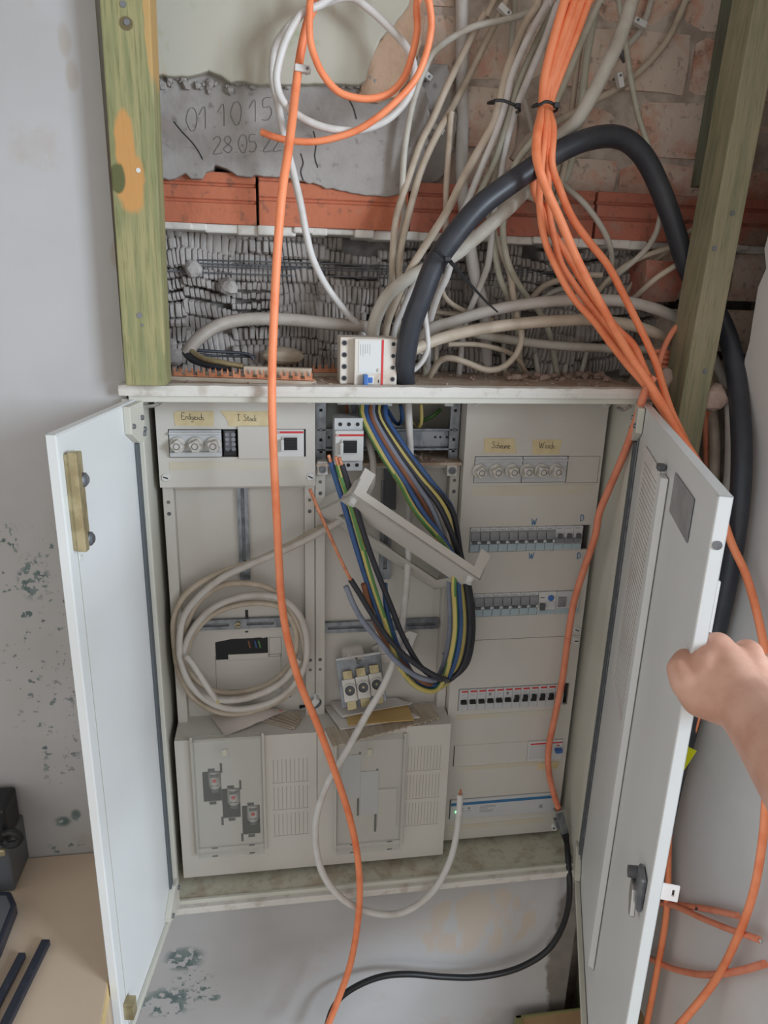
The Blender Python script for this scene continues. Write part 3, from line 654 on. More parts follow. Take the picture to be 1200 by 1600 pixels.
o = MB(XL); o.box(LL-.0225, LL-.0215, 0, .0005, .03, .82); o.build('fold_line', 'louvre', dl)
o = MB(XL); o.box(.012, LL-.01, .0, .006, .018, .030); o.build('bottom_fold', 'panel_green', dl, bevel=.001)
def hinge_on(parent, X, za, zb_, u1, m='panel_green'):
    o = MB(X); o.prism([(.0, .0, za), (u1*.45, .0, za), (u1, .0, za+.018), (u1, .0, zb_), (.0, .0, zb_)], (0, .010, 0)); o.build('hinge_bracket', m, parent, bevel=.0012)
    for uu, zz in ((u1*.86, za+.028), (.008, za+.010), (.004, za+.016), (.012, zb_-.022)): o = MB(X); o.cyl((uu, .010, zz), (uu, .013, zz), .004, .0034, 10); o.build('hinge_screw', 'zinc', parent, True)
hinge_on(dl, XL, .872, .928, .055)
o = MB(XL); o.prism([(.0, .0, .018), (.030, .0, .018), (.055, .0, .032), (.055, 0, .045), (.018, .0, .075), (0, 0, .075)], (0, .010, 0)); o.build('hinge_bracket', 'panel_green', dl, bevel=.0012)
for a_, b_ in ((.044, .036), (.006, .06)): o = MB(XL); o.cyl((a_, .010, b_), (a_, .013, b_), .004); o.build('hinge_screw', 'zinc', dl, True)
wr_ = MB(); wr_.tube(catmull([P(218, 634, .0), P(232, 635, -.004), P(246, 632, .0), P(254, 626, .012), P(250, 622, .03)], .003), .0026, 8); wr_.build('hinge_wire', 'steel', cab, True)
o = MB(XL); o.box(LL-.034, LL-.012, 0, .012, .790, .905); lt = o.build('latch_plate', 'brass', dl, bevel=.001)
o = MB(XL); o.box(LL-.020, LL-.010, .006, .016, .790, .908); o.build('latch_bar', 'brass', dl, bevel=.001)
for zz in (.800, .872): o = MB(XL); o.lathe([(.0085, 0), (.0085, .003), (.005, .006)], (LL-.029, .012, zz), (0, 1, 0), 14); o.build('latch_screw', 'zinc', dl, True)
o = MB(XL); o.box(LL-.026, LL-.010, 0, .014, .055, .085); o.build('latch_plate', 'brass', dl, bevel=.001)
o = MB(XL); o.lathe([(.004, 0), (.004, .002)], (LL-.03, 0, .775), (0, 1, 0), 10); o.build('rivet', 'white', dl, True)
mb, XR, LR = door('right_door', (.385, 0), (.187, -.520), .016, .930, .0125)
mb.box(.002, LR-.012, -.004, -.001, .018, .928); mb.box(LR-.012, LR-.002, -.002, 0, .018, .928)
dr2 = mb.build('right_door', 'door_paint', cab, bevel=.0012)
o = MB(XR); o.box(.014, .030, 0, .005, .06, .87); o.build('gasket', 'gasket', dr2, bevel=.001)
o = MB(XR); o.box(.030, .036, 0, .002, .03, .90); o.build('gasket_groove', 'zinc_dull', dr2)
hinge_on(dr2, XR, .872, .928, .06)
o = MB(XR); o.prism([(.0, .0, .018), (.03, .0, .018), (.06, .0, .032), (.06, 0, .045), (.018, .0, .075), (0, 0, .075)], (0, .010, 0)); o.build('hinge_bracket', 'panel_green', dr2, bevel=.0012)
o = MB(XR); o.box(.012, LR-.01, .0, .008, .018, .030); o.build('bottom_fold', 'panel_green', dr2, bevel=.001)
# stiffening rib, directory card, sticker
o = MB(XR); o.prism([(.293, 0, .12), (.298, .008, .12), (.318, .008, .12), (.323, 0, .12)], (0, 0, .765)); o.build('stiffening_rib', 'door_paint', dr2, bevel=.001)
o = MB(XR); o.box(.3235, .3245, 0, .0004, .12, .885); o.build('rib_seam', 'seam', dr2)
o = MB(XR); o.box(.115, .262, 0, .0008, .50, .882); crd = o.build('directory_card', 'paper', dr2)
o = MB(XR)
for i in range(46): o.box(.128, .252, .0008, .0011, .51+.0078*i, .5107+.0078*i)
o.build('card_line', 'greyline', dr2)
o = MB(XR); o.box(.358, .470, 0, .0006, .856, .902); o.build('rating_sticker', 'sticker', dr2)
o = MB(XR); o.box(.285, .300, 0, .010, .888, .896); o.build('small_clip', 'darkgrey', dr2, bevel=.002)
o = MB(XR); o.cyl((LR+.0002, -.006, .885), (LR+.0010, -.006, .885), .0042, None, 16); o.build('edge_hole', 'zinc_dull', dr2, True)
o = MB(XR); o.box(LR-.040, LR-.014, -.0005, .006, .455, .50); o.build('lock_case', 'zinc', dr2, bevel=.003)
o = MB(XR); o.cyl((LR-.046, .002, .480), (LR-.046, .014, .480), .0075, .0065, 12); o.build('lock_spindle', 'darkgrey', dr2, True)
o = MB(XR); o.prism([(LR-.046, .004, .474), (LR-.030, .004, .470), (LR-.022, .004, .440), (LR-.030, .004, .436), (LR-.044, .004, .452)], (0, .006, 0)); o.build('lock_tongue', 'steel', dr2, bevel=.0015)
tX = XR @ Matrix.Translation((LR-.020, -.0125, .485)); o = MB(tX); 
for a_, b_, c2_, d_ in ((-.0, -.015, -.010, .010), (-.018, -.022, -.010, .010), (-.015, -.018, .005, .010), (-.015, -.018, -.010, -.004)): o.box(-.0012, .0012, b_, a_, c2_, d_)
o.build('key_tab', 'paper', dr2)
o = MB(XR); o.box(LR-.006, LR-.002, -.0150, -.0124, .80, .85); o.build('peeling_paint', 'white', dr2)
MB().tube(catmull([P(985, 634, .0), P(975, 640, -.004), P(966, 638, .01)], .003), .003, 8).build('hinge_wire', 'steel', cab, True)

# --- lower fuse panels
FY = .048
def louvers(x0, x1, z0, z1, parent, nrow=3, nx=9):
    mb = MB(); h = (z1-z0)/nrow
    for r_ in range(nrow):
        for i in range(nx):
            x = x0+(x1-x0)*i/(nx-1); mb.box(x-.0005, x+.0005, FY-.0005, FY, z0+h*r_+.007, z0+h*(r_+1)-.004)
        mb.box(x0-.003, x1+.003, FY-.0004, FY, z0+h*r_+.0045, z0+h*r_+.0054)
    mb.build('louvre_slots', 'louvre', parent)['kind'] = 'stuff'
def zone(x0, y0, x1, y1, Y): a, b = P(x0, y0, Y), P(x1, y1, Y); return a.x, b.x, b.z, a.z
fl = rc(316, 1196, 408, 1308, FY)
fuses = [((316, 1203, 347, 1255), 'a'), ((346, 1229, 377, 1281), 'b'), ((377, 1255, 408, 1307), 'c')]
holesL = []
for (b_, _) in fuses:
    c1, c2 = P((b_[0]+b_[2])/2, (b_[1]+b_[3])/2, FY), None
    holesL.append((c1.x-.0162, c1.x+.0162, c1.z-.0325, c1.z+.0325))
pl = plate('left_fuse_panel', -.374, -.1255, ZZ(.026), ZZ(.325), FY, .09, holesL, 'panel', cab, .002)
MB().box(-.372, -.127, FY+.07, FY+.075, ZZ(.03), ZZ(.32)).build('panel_inside', 'dark', pl)
louvers(P(427, 1190, FY).x, P(480, 1190, FY).x, P(450, 1308, FY).z, P(450, 1183, FY).z, pl)
pm = plate('middle_fuse_panel', -.1245, .1225, ZZ(.026), ZZ(.325), FY, .09, (), 'panel', cab)
louvers(P(638, 1180, FY).x, P(688, 1180, FY).x, P(660, 1292, FY).z, P(660, 1163, FY).z, pm, 3, 11)
for i, h in enumerate(holesL):
    o = MB(); cx_ = (h[0]+h[1])/2; o.box(cx_-.006, cx_+.006, FY-.0006, FY, h[3], h[3]+.006); o.box(cx_-.006, cx_+.006, FY-.0006, FY, h[2]-.006, h[2]); 
    o.box(h[1]-.001, h[1]+.003, FY-.0006, FY, h[3]-.004, h[3]+.016) if i < 2 else None; o.box(h[0]-.003, h[0]+.001, FY-.0006, FY, h[2]-.014, h[2]+.004) if i else None
    o.build('fuse_notch', 'dark', pl)
    f1 = thing('fuse_link', ['ivory cartridge fuse with red dot, top of three behind lower left window', 'dusty cartridge fuse, middle one of three behind the lower left window', 'ivory cartridge fuse, lowest of three behind the lower left window'][i], 'fuse', (cx_, FY, (h[2]+h[3])/2), 'cartridge fuses behind the lower left window')
    zc0 = (h[2]+h[3])/2; o = MB(); o.lathe([(.0100, -.018), (.0118, -.015), (.0120, .014), (.0100, .018)], (cx_+.003, FY+.024, zc0), (0, 0, 1), 18); o.build('body', 'ceramic', f1, True)
    o = MB(); o.box(cx_-.004, cx_+.010, FY+.018, FY+.030, zc0+.017, zc0+.029); o.box(cx_-.004, cx_+.010, FY+.018, FY+.030, zc0-.029, zc0-.017); o.build('contact_blade', 'zinc_dull', f1, bevel=.002)
    o = MB(); o.cyl((cx_+.003, FY+.0116, zc0+.002), (cx_+.003, FY+.0126, zc0+.002), .0038, None, 12); o.build('red_dot', 'red', f1)
    o = MB(); o.box(cx_-.004, cx_+.010, FY+.0105, FY+.014, zc0+.010, zc0+.015); o.box(cx_-.004, cx_+.010, FY+.0116, FY+.013, zc0-.009, zc0-.0084); o.build('marking', 'darkgrey', f1)
# transparent window covers
def window_cover(parent, x0, y0, x1, y1):
    a = rc(x0, y0, x1, y1, FY-.018); X0, X1, Z0, Z1 = a; t = .002; mb = MB(); y_ = FY-.018
    mb.box(X0, X1, y_, y_+t, Z0, Z1); mb.box(X0, X0+t, y_, FY, Z0, Z1); mb.box(X1-t, X1, y_, FY, Z0, Z1); mb.box(X0, X1, y_, FY, Z1-t, Z1); mb.box(X0, X1, y_, FY, Z0, Z0+t)
    wc = mb.build('clear_window', 'clear', parent, bevel=.001)
    MB().box(X0-.004, X1+.004, FY-.004, FY, Z0-.004, Z0+.010).build('window_sill_strip', 'panel', parent, bevel=.001)
    o = MB(); o.box(X0-.005, X0, FY-.006, FY, Z0, Z1); o.box(X1, X1+.005, FY-.006, FY, Z0, Z1); o.build('window_rim', 'panel', parent, bevel=.001)
    xm = (X0+X1)/2-.004; o = MB(); o.box(xm-.008, xm+.008, y_-.004, y_, Z1-.036, Z1-.016); o.build('window_latch', 'clear', parent, bevel=.001); o = MB(); o.box(xm-.004, xm+.004, y_-.003, y_-.0005, Z1-.03, Z1-.018); o.build('latch_tongue', 'tape_old', parent, bevel=.001)
    o = MB(); [o.box(xx-.005, xx+.005, y_-.001, y_, zz, zz+.0016) for xx in (X0+.03, X1-.022) for zz in (Z0+.004, Z0+.022)]; o.build('window_slot', 'darkgrey', parent)
window_cover(pl, 299, 1160, 413, 1334); window_cover(pm, 528, 1160, 626, 1328)
o = MB()
bl = [rc(534, 1180, 563, 1246, FY), rc(563, 1205, 590, 1270, FY), rc(590, 1232, 618, 1290, FY)]
for i, b_ in enumerate(bl):
    MB().box(b_[0]+.0005, b_[1]-.0005, FY-.002-.001*i, FY, b_[2], b_[3]).build('blanking_plate', ['devgrey', 'sticker', 'panel'][i] if i != 1 else 'devgrey', pm, bevel=.0006)
o = MB()
for x, y0, y1 in ((562, 1175, 1210), (589, 1201, 1222), (559, 1244, 1274), (586, 1270, 1299)): 
    a = rc(x-1, y0, x+1.4, y1, FY); o.box(a[0], a[1], FY-.0008, FY, a[2], a[3])
o.build('blank_slot', 'dark', pm)
# ================================================================ devices clipped behind the covers
def bx(parent, name, m, x0, x1, y0, y1, z0, z1, bevel=.0006): return MB().box(x0, x1, y0, y1, z0, z1).build(name, m, parent, bevel=bevel)
def prof(parent, name, m, x0, x1, yz, bevel=.0005): return MB().prism([(x0, y, z) for y, z in yz], (x1-x0, 0, 0)).build(name, m, parent, bevel=bevel)
PW = .0173
def breaker(kind, x, zc, label, group):
    t = thing('circuit_breaker', label, 'circuit breaker', (x, CY, zc), group); a, b = x-PW/2+.0002, x+PW/2-.0002; y = CY
    if kind == 'A':
        bx(t, 'body', 'devgrey', a, b, y-.001, y+.05, zc-.0228, zc+.0228)
        prof(t, 'smoked_lid', 'tinted', a+.0006, b-.0006, [(y-.001, zc+.0165), (y-.0035, zc+.015), (y-.008, zc+.001), (y-.006, zc-.001), (y-.001, zc-.001)])
        bx(t, 'toggle', 'darkgrey', a+.003, b-.005, y-.007, y, zc-.0055, zc-.001)
        bx(t, 'label_clip', 'white', b-.0045, b-.0005, y-.006, y, zc-.006, zc-.0012)
        bx(t, 'label_window', 'labelblue', a+.0005, b-.0005, y-.003, y, zc-.0215, zc-.0075, .001)
        bx(t, 'position_mark', 'darkgrey', a+.002, a+.011, y-.0013, y-.001, zc+.0185, zc+.0192, 0)
    elif kind == 'B':
        bx(t, 'body', 'devgrey', a, b, y-.002, y+.05, zc-.0228, zc+.0228)
        bx(t, 'toggle', 'darkgrey', a+.005, b-.0045, y-.009, y, zc+.001, zc+.009)
        bx(t, 'toggle_base', 'tinted', a+.0005, b-.0005, y-.005, y, zc-.009, zc+.001)
        bx(t, 'label_window', 'labelblue', a+.0005, b-.0005, y-.003, y, zc-.0215, zc-.0105, .001)
        bx(t, 'position_mark', 'darkgrey', a+.002, a+.011, y-.0023, y-.002, zc+.0185, zc+.0192, 0)
    else:
        bx(t, 'body', 'devgrey', a, b, y-.003, y+.05, zc-.0228, zc+.0228)
        bx(t, 'red_strip', 'red', a+.0035, b-.0004, y-.0033, y-.003, zc+.0172, zc+.0205, 0)
        bx(t, 'white_badge', 'white', a+.0005, a+.0035, y-.0034, y-.003, zc+.0172, zc+.0205, 0)
        if kind == 'D':
            prof(t, 'toggle', 'black', a+.003, b-.003, [(y-.003, zc+.002), (y-.010, zc-.001), (y-.011, zc-.004), (y-.003, zc-.0075)])
        else:
            bx(t, 'toggle', 'black', a+.0045, b-.0045, y-.010, y-.003, zc-.005, zc+.006); bx(t, 'toggle_base', 'black', a+.003, b-.003, y-.006, y-.003, zc-.0085, zc-.004)
        bx(t, 'label_clip', 'white', b-.003, b-.001, y-.006, y-.003, zc-.008, zc+(.0 if kind == 'D' else .006))
        bx(t, 'print_mark', 'greyline', a+.004, a+.011, y-.0032, y-.003, zc+.0115, zc+.0122, 0)
    return t
def brow(kinds, slot_, rowname, group):
    x = slot_[0]+.0008; zc = (slot_[2]+slot_[3])/2; proto = {}
    for i, k in enumerate(kinds):
        lab = {'A': 'grey breaker with smoked lid and blue label', 'D': 'white breaker with red strip, toggle down', 'U': 'white breaker with red strip, toggle up', 'B': 'grey breaker with raised dark toggle'}[k]
        lab += ', '+(ORD[i]+' from left' if k in 'AD' else ORD[len(kinds)-1-i]+' from right')+' in '+rowname
        if k in proto: dup(proto[k][0], (x+PW/2-proto[k][1], 0, 0), lab)
        else: proto[k] = (breaker(k, x+PW/2, zc, lab, group), x+PW/2)
        x += PW
    return x, zc
brow('A'*9+'BBB', S2, 'top breaker row', 'breakers in the top row')
x, zc = brow('A'*8, S3, 'second breaker row', 'breakers in the second row')
t = thing('residual_current_breaker', 'white two-pole device with blue test button ending the second breaker row', 'circuit breaker', (x+.017, CY, zc))
bx(t, 'body', 'white', x+.0004, x+.034, CY-.003, CY+.05, zc-.0228, zc+.0228); bx(t, 'toggle', 'darkgrey', x+.003, x+.012, CY-.010, CY-.003, zc-.011, zc+.001); bx(t, 'rating_plate', 'devgrey', x+.013, x+.033, CY-.004, CY-.003, zc-.008, zc+.004)
MB().lathe([(.0055, 0), (.0055, .003), (.0045, .004)], (x+.023, CY-.003, zc+.011), (0, -1, 0), 16).build('test_button', 'blue', t, True); bx(t, 'label_window', 'labelblue', x+.001, x+.033, CY-.004, CY, zc-.0215, zc-.0125, .001); bx(t, 'position_mark', 'black', x+.003, x+.011, CY-.0034, CY-.003, zc+.0115, zc+.0128, 0)
x += .0346
t = thing('timer_module', 'grey module at the right end of the second breaker row', 'circuit breaker', (x+.016, CY, zc))
x2 = S3[1]-.0006
bx(t, 'body', 'devgrey', x, x2, CY-.003, CY+.05, zc-.0228, zc+.0228); bx(t, 'smoked_lid', 'tinted', x+.003, x+.018, CY-.006, CY-.003, zc-.007, zc+.012); bx(t, 'label_window', 'labelblue', x+.001, x2-.001, CY-.004, CY, zc-.0215, zc-.0115, .001); bx(t, 'indicator', 'blue', x2-.006, x2-.003, CY-.004, CY-.003, zc+.008, zc+.012)
x, zc4 = brow('DDDDDDUUUUUU', S4, 'third breaker row', 'breakers in the third row')
bx(cab, 'slot_shade', 'black', S4[0]-.0005, S4[0]+.0006, CY+.001, CY+.02, S4[2], S4[3], 0)  # black strip stands in for the shade in the slot's open left end
for i in (3, 5):
    q = Vector((S4[0]+.0008+PW*i+.006, CY-.0034, zc4+.0085)); write('x', q, (1, 0, 0), (0, 0, 1), .010, .0005, 'ink', cv2, 'pen_cross')
# second row: two lids lie over green stickers
zc3 = (S3[2]+S3[3])/2
# residual current device in the fourth row, bus power supply in the fifth
zc5 = (S5[2]+S5[3])/2
t = thing('residual_current_breaker', 'white residual current breaker with red strip and blue toggle, fourth row', 'circuit breaker', ((S5[0]+S5[1])/2, CY, zc5))
bx(t, 'body', 'white', S5[0]+.0004, S5[1]-.0004, CY-.003, CY+.05, zc5-.0228, zc5+.0228); bx(t, 'red_strip', 'red', S5[0]+.004, S5[1]-.001, CY-.0033, CY-.003, zc5+.0155, zc5+.0185, 0)
bx(t, 'rating_plate', 'devgrey', S5[0]+.002, S5[0]+.038, CY-.004, CY-.003, zc5-.018, zc5+.013); bx(t, 'toggle', 'blue', S5[1]-.017, S5[1]-.003, CY-.012, CY-.003, zc5-.002, zc5+.005); bx(t, 'toggle_base', 'blue', S5[1]-.014, S5[1]-.006, CY-.006, CY-.003, zc5-.007, zc5-.002); bx(t, 'test_button', 'red', S5[1]-.013, S5[1]-.008, CY-.004, CY-.003, zc5+.0095, zc5+.0115, 0)
zc6 = (S6[2]+S6[3])/2
t = thing('bus_power_supply', 'long pale power supply with blue stripe and green light, bottom row', 'power supply', ((S6[0]+S6[1])/2, CY, zc6))
bx(t, 'body', 'devgrey', S6[0]+.002, S6[1]-.0004, CY-.003, CY+.05, zc6-.0228, zc6+.0228); bx(t, 'blue_stripe', 'bluestripe', S6[0]+.0022, S6[1]-.001, CY-.0033, CY-.003, zc6+.010, zc6+.0165, 0)
MB().lathe([(.0028, 0), (.0028, .0012), (.0016, .0022)], (P(713, 1267, CY).x, CY-.003, P(713, 1267, CY).z), (0, -1, 0), 12).build('status_light', 'led', t, True)
for i in range(5): bx(t, 'print_line', 'greyline', S6[0]+.062, S6[0]+.062+U(.014, .034)+(.012 if i == 0 else 0), CY-.0032, CY-.003, zc6+.004-.0035*i, zc6+.005-.0035*i, 0)
for i in range(2): MB().cyl((S6[0]+.026+.014*i, CY-.0034, zc6+.002), (S6[0]+.026+.014*i, CY-.003, zc6+.002), .002, None, 8).build('terminal_mark', 'darkgrey', t); bx(t, 'print_line', 'greyline', S6[0]+.022+.014*i, S6[0]+.031+.014*i, CY-.0032, CY-.003, zc6-.005, zc6-.004, 0)
write('CE', (S6[1]-.034, CY-.0032, zc6-.011), (1, 0, 0), (0, 0, 1), .006, .0004, 'ink', t, 'approval_mark')

def fuse_cap(x, z, y, ang, label, group):
    t = thing('screw_fuse_cap', label, 'fuse', (x, y, z), group)
    lob = ([0, .0, .0, .15, .20, .22, .16, 0], 4, ang)
    MB().lathe([(.0126, 0), (.0126, .004), (.0120, .0055), (.0094, .006), (.0092, .011), (.0090, .015), (.0080, .0175), (.0050, .018)], (x, y, z), (0, -1, 0), 28, lob).build('porcelain_cap', 'ceramic', t, True)
    MB().lathe([(.0054, .0), (.0054, .0186), (.0042, .0190), (.0042, .0172)], (x, y, z), (0, -1, 0), 16).build('sight_ring', 'zinc_dull', t, True)
    MB().lathe([(.0041, .0178), (.0, .0178)], (x, y, z), (0, -1, 0), 12, None, False).build('sight_glass', 'dark', t)
    return t
hb = rc(262, 671, 347, 714, CY); zcl = (hL[0][2]+hL[0][3])/2
t = thing('fuse_holder', 'light grey three-way fuse base with screw caps in the left cover', 'fuse holder', ((hb[0]+hb[1])/2, CY, zcl))
bx(t, 'body', 'devgrey', hb[0]+.0015, hb[1], CY-.002, CY+.04, hz0+.0015, hz1-.0015, .001); bx(t, 'upper_lip', 'devgrey', hb[0]+.0015, hb[1], CY-.007, CY, hz1-.008, hz1-.004, .001); bx(t, 'lower_lip', 'devgrey', hb[0]+.0015, hb[1], CY-.006, CY, hz0+.002, hz0+.010, .001)
for i, (x, y) in enumerate(((275.5, 693), (304, 692), (332.5, 692))):
    q = P(x, y, CY-.02); fuse_cap(q.x, zcl-.001, CY-.002, .3+i*.9, 'white screw fuse cap, %s of three in the left cover' % ['left', 'middle', 'right'][i], 'screw fuse caps in the left cover')
a = rc(348, 671, 370, 714, CY)
t = thing('terminal_block', 'dark terminal block with eight screws beside the left fuse caps', 'terminal block', ((a[0]+a[1])/2, CY, zcl))
bx(t, 'body', 'black', a[0], a[1], CY+.004, CY+.04, hz0+.001, hz1-.001); bx(t, 'screw_panel', 'darkgrey', a[0]+.002, a[1]-.002, CY+.001, CY+.004, hz0+.012, hz1-.003)
for i in range(4):
    for j in range(2): MB().lathe([(.0034, 0), (.0034, .0015), (.0018, .0015), (.0018, .0004)], (a[0]+.0065+.0095*j, CY+.001, hz1-.009-.0078*i), (0, -1, 0), 10).build('screw', 'zinc', t, True)
a = rc(371, 666, 431, 717, CY-.004); bx(cvl, 'blank_plate', 'panel', a[0], a[1], CY-.004, CY, a[2], a[3], .0012)
def main_switch(xa, xb, zc, y, full, label):
    t = thing('main_switch', label, 'switch', ((xa+xb)/2, y, zc)); h = .0225
    if full:
        bx(t, 'body', 'devgrey', xa, xb, y+.012, y+.06, zc-.044, zc+.044, .001); bx(t, 'front', 'white', xa+.0006, xb-.0006, y, y+.02, zc-h-.002, zc+h+.003, .001)
        for s in (1, -1):
            for i in range(3):
                xx = xa+(xb-xa)*(.2+.3*i); zz = zc+s*.034; MB().lathe([(.0042, 0), (.0042, .0006), (.0034, .0006), (.0034, -.003)], (xx, y+.012, zz), (0, -1, 0), 14).build('terminal_rim', 'white', t, True); MB().cyl((xx, y+.0112, zz), (xx, y+.0118, zz), .0033, None, 12).build('terminal_screw', 'black', t)
    else: bx(t, 'front', 'white', xa, xb, y, y+.04, zc-h, zc+h, .001)
    w_ = xb-xa; bx(t, 'red_strip', 'red', xa+.0008, xb-.0008, y-.0004, y, zc+h-.0058, zc+h-.0025, 0); write('ABB', (xa+.002, y-.0005, zc+h-.0052), (1, 0, 0), (0, 0, 1), .0022, .0003, 'white', t, 'brand_mark')
    bx(t, 'window_frame', 'white', xa+w_*.22, xb-w_*.2, y-.003, y, zc-.012, zc+.012, .0008); bx(t, 'window', 'black', xa+w_*.27, xb-w_*.24, y-.0034, y-.001, zc-.0105, zc+.0105, .0006)
    for i in range(3): bx(t, 'window_rib', 'dark', xa+w_*.29, xb-w_*.26, y-.0042, y-.0034, zc-.006+.005*i, zc-.0045+.005*i, 0)
    bx(t, 'lever', 'white', xa+w_*.16, xa+w_*.28, y-.010, y, zc-.012, zc+.008, .002)
    return t
a = rc(431, 672, 475, 714, CY); main_switch(a[0], a[1], (hz0+hz1)/2-.0005, CY-.001, False, 'white main switch with red strip in the left cover')
bx(cvl, 'gap_shade', 'black', a[1], H1[1]-.0004, CY+.002, CY+.02, hz0, hz1, 0)  # open gap beside the switch, its shade drawn as a black strip
a = rc(523, 646, 567, 732, .075); main_switch(a[0], a[1], dz, .068, True, 'white three-pole main switch on the bare rail in the open middle compartment')
# right fuse bases and caps
xm = P(815.5, 735, CY).x; zc1 = (S1[2]+S1[3])/2
for i, (x0, x1) in enumerate(((S1[0]+.001, xm-.0006), (xm+.0006, S1[1]-.002))):
    t = thing('fuse_holder', '%s grey three-way fuse base with screw caps in the right cover' % ['left', 'right'][i], 'fuse holder', ((x0+x1)/2, CY, zc1), 'fuse bases in the right cover')
    bx(t, 'body', 'devgrey', x0, x1, CY-.002, CY+.04, S1[2]+.001, S1[3]-.001, .001); bx(t, 'upper_lip', 'devgrey', x0, x1, CY-.006, CY, S1[3]-.008, S1[3]-.005, .001)
proto = None
for i, px in enumerate((754, 780, 805, 828, 851, 874)):
    q = P(px, 735, CY-.022); lab = 'white screw fuse cap, %s from left of six in the right cover' % ORD[i]
    fuse_cap(q.x, zc1-.001, CY-.002, .5+i*.8, lab, 'screw fuse caps in the right cover')

# masking tape notes with pencil words
def tape(px, words, size, label, txt):
    pts = [P(x, y, CY-.0008) for x, y in px]; t = thing('tape_note', label, 'label', pts[0], 'masking tape notes')
    MB().prism(pts, (0, .0006, 0)).build('tape', 'tape', t)
    write(words, P(*txt, CY-.001), (1, 0, -.04), (0, 0, 1), size, .00042, 'ink', t)
tape([(271, 646), (277, 642), (334, 643), (334, 666), (274, 665)], 'Erdgesch.', .010, 'masking tape note reading Erdgesch. above the left fuse caps', (284, 655))
tape([(344, 642), (419, 643), (419, 667), (357, 666), (356, 658)], 'I Stock', .010, 'masking tape note reading I Stock above the blank plate', (371, 657))
tape([(757, 685), (804, 685), (807, 708), (756, 707)], 'Scheune', .011, 'masking tape note reading Scheune above the right fuse caps', (768, 700))
tape([(832, 687), (879, 687), (873, 710), (832, 710)], 'Wosch', .011, 'masking tape note with a slanted right end above the right fuse caps', (842, 700))

# ================================================================ on the cabinet top
def shelf(x, y): return PZ(x, y, .9487)
t = thing('residual_current_breaker', 'loose four-pole ivory breaker with blue toggle lying sideways on the cabinet top', 'circuit breaker', shelf(576, 598))
xa, xb = P(532, 560, .03).x, P(621, 560, .03).x; z0, z1 = ZZ(.9488), ZZ(.9488)+.070; y = .026; wd = xb-xa
bx(t, 'body', 'devdusty', xa, xb, y+.012, y+.062, z0, z1, .0015); bx(t, 'front', 'devdusty', xa+wd*.24, xb-wd*.25, y, y+.03, z0, z1-.001, .001); bx(t, 'face_plate', 'white', xa+wd*.31, xb-wd*.30, y-.0006, y, z0+.018, z1-.004, .0005)
bx(t, 'terminal_step', 'devdusty', xb-wd*.25, xb, y+.005, y+.03, z0, z1-.001, .001)
bx(t, 'red_strip', 'red', xb-wd*.29, xb-wd*.255, y-.0008, y, z0+.0005, z1-.002, 0)
bx(t, 'toggle_well', 'white', xa+wd*.44, xa+wd*.58, y-.002, y, z0+.002, z0+.015, .001); bx(t, 'toggle', 'blue', xa+wd*.39, xa+wd*.47, y-.011, y, z0+.001, z0+.017, .0015); bx(t, 'toggle_window', 'blue', xa+wd*.48, xa+wd*.56, y-.0028, y-.002, z0+.004, z0+.012, .0005)
MB().lathe([(.0028, 0), (.0028, .002), (.0018, .0026)], (xa+wd*.665, y, z0+.023), (0, -1, 0), 12).build('test_button', 'tape_old', t, True); bx(t, 'indicator', 'ink', xa+wd*.66, xa+wd*.68, y-.0006, y, z0+.004, z0+.0085, 0)
for i in range(4):
    for s, yy in ((xa+wd*.075, y+.012), (xb-wd*.075, y+.005)):
        zz = z0+.009+.0175*i; MB().lathe([(.0042, 0), (.0042, .0006), (.0032, .0006), (.0032, -.002)], (s, yy, zz), (0, -1, 0), 14).build('terminal_rim', 'steel' if s > xa+.04 else 'zinc_dull', t, True); MB().cyl((s, yy-.0002, zz), (s, yy+.0004, zz), .0031, None, 12).build('terminal_screw', 'black', t)
for i in range(5): bx(t, 'print_line', 'greyline', xa+wd*(.34+.04*i), xa+wd*(.346+.04*i), y-.0008, y-.0006, z1-.024+U(-.004, .004), z1-.009, 0)
def comb(p0, p1, nteeth, label, cover=None):
    t = thing('comb_busbar', label, 'busbar', (p0+p1)/2); d = (p1-p0).normalized(); L = (p1-p0).length; nrm = Vector((-d.y, d.x, 0)); nrm = -nrm if nrm.y > 0 else nrm; up = Vector((0, 0, 1))
    MB().ob((p0+p1)/2+up*.003, d*(L/2), nrm*.009, up*.003).build('insulating_strip', 'ribbed', t, bevel=.0008)
    MB().ob((p0+p1)/2+up*.0075-nrm*.002, d*(L/2), nrm*.003, up*.0010).build('copper_bar', 'copper', t, bevel=.0004)
    for i in range(nteeth):
        c = p0+d*(L*(i+.5)/nteeth)+up*.0085+nrm*.002; 
        poly = [(-.0056, -.002), (.0056, -.002), (.0060, .008), (.0036, .012), (.0030, .004), (-.0030, .004), (-.0036, .012), (-.0060, .008)]
        MB().prism([c+d*a+up*b for a, b in poly], nrm*-.0012).build('fork_tooth', 'copper', t)
    if cover:
        c0 = p0+d*(L*cover[0])-nrm*.010; c1 = p0+d*(L*cover[1])-nrm*.010
        MB().ob((c0+c1)/2+up*.0175, (c1-c0)/2, nrm*.007, up*.006).build('cover_strip', 'ribbed', t, bevel=.001)
    return t
comb(shelf(270, 593)+Vector((0, -.004, 0)), shelf(492, 602)+Vector((0, .004, 0)), 12, 'copper comb busbar on a grey strip lying on the cabinet top', (.50, .97))
t = comb(shelf(489, 588), shelf(530, 588), 4, 'short grey busbar offcut lying left of the loose breaker')
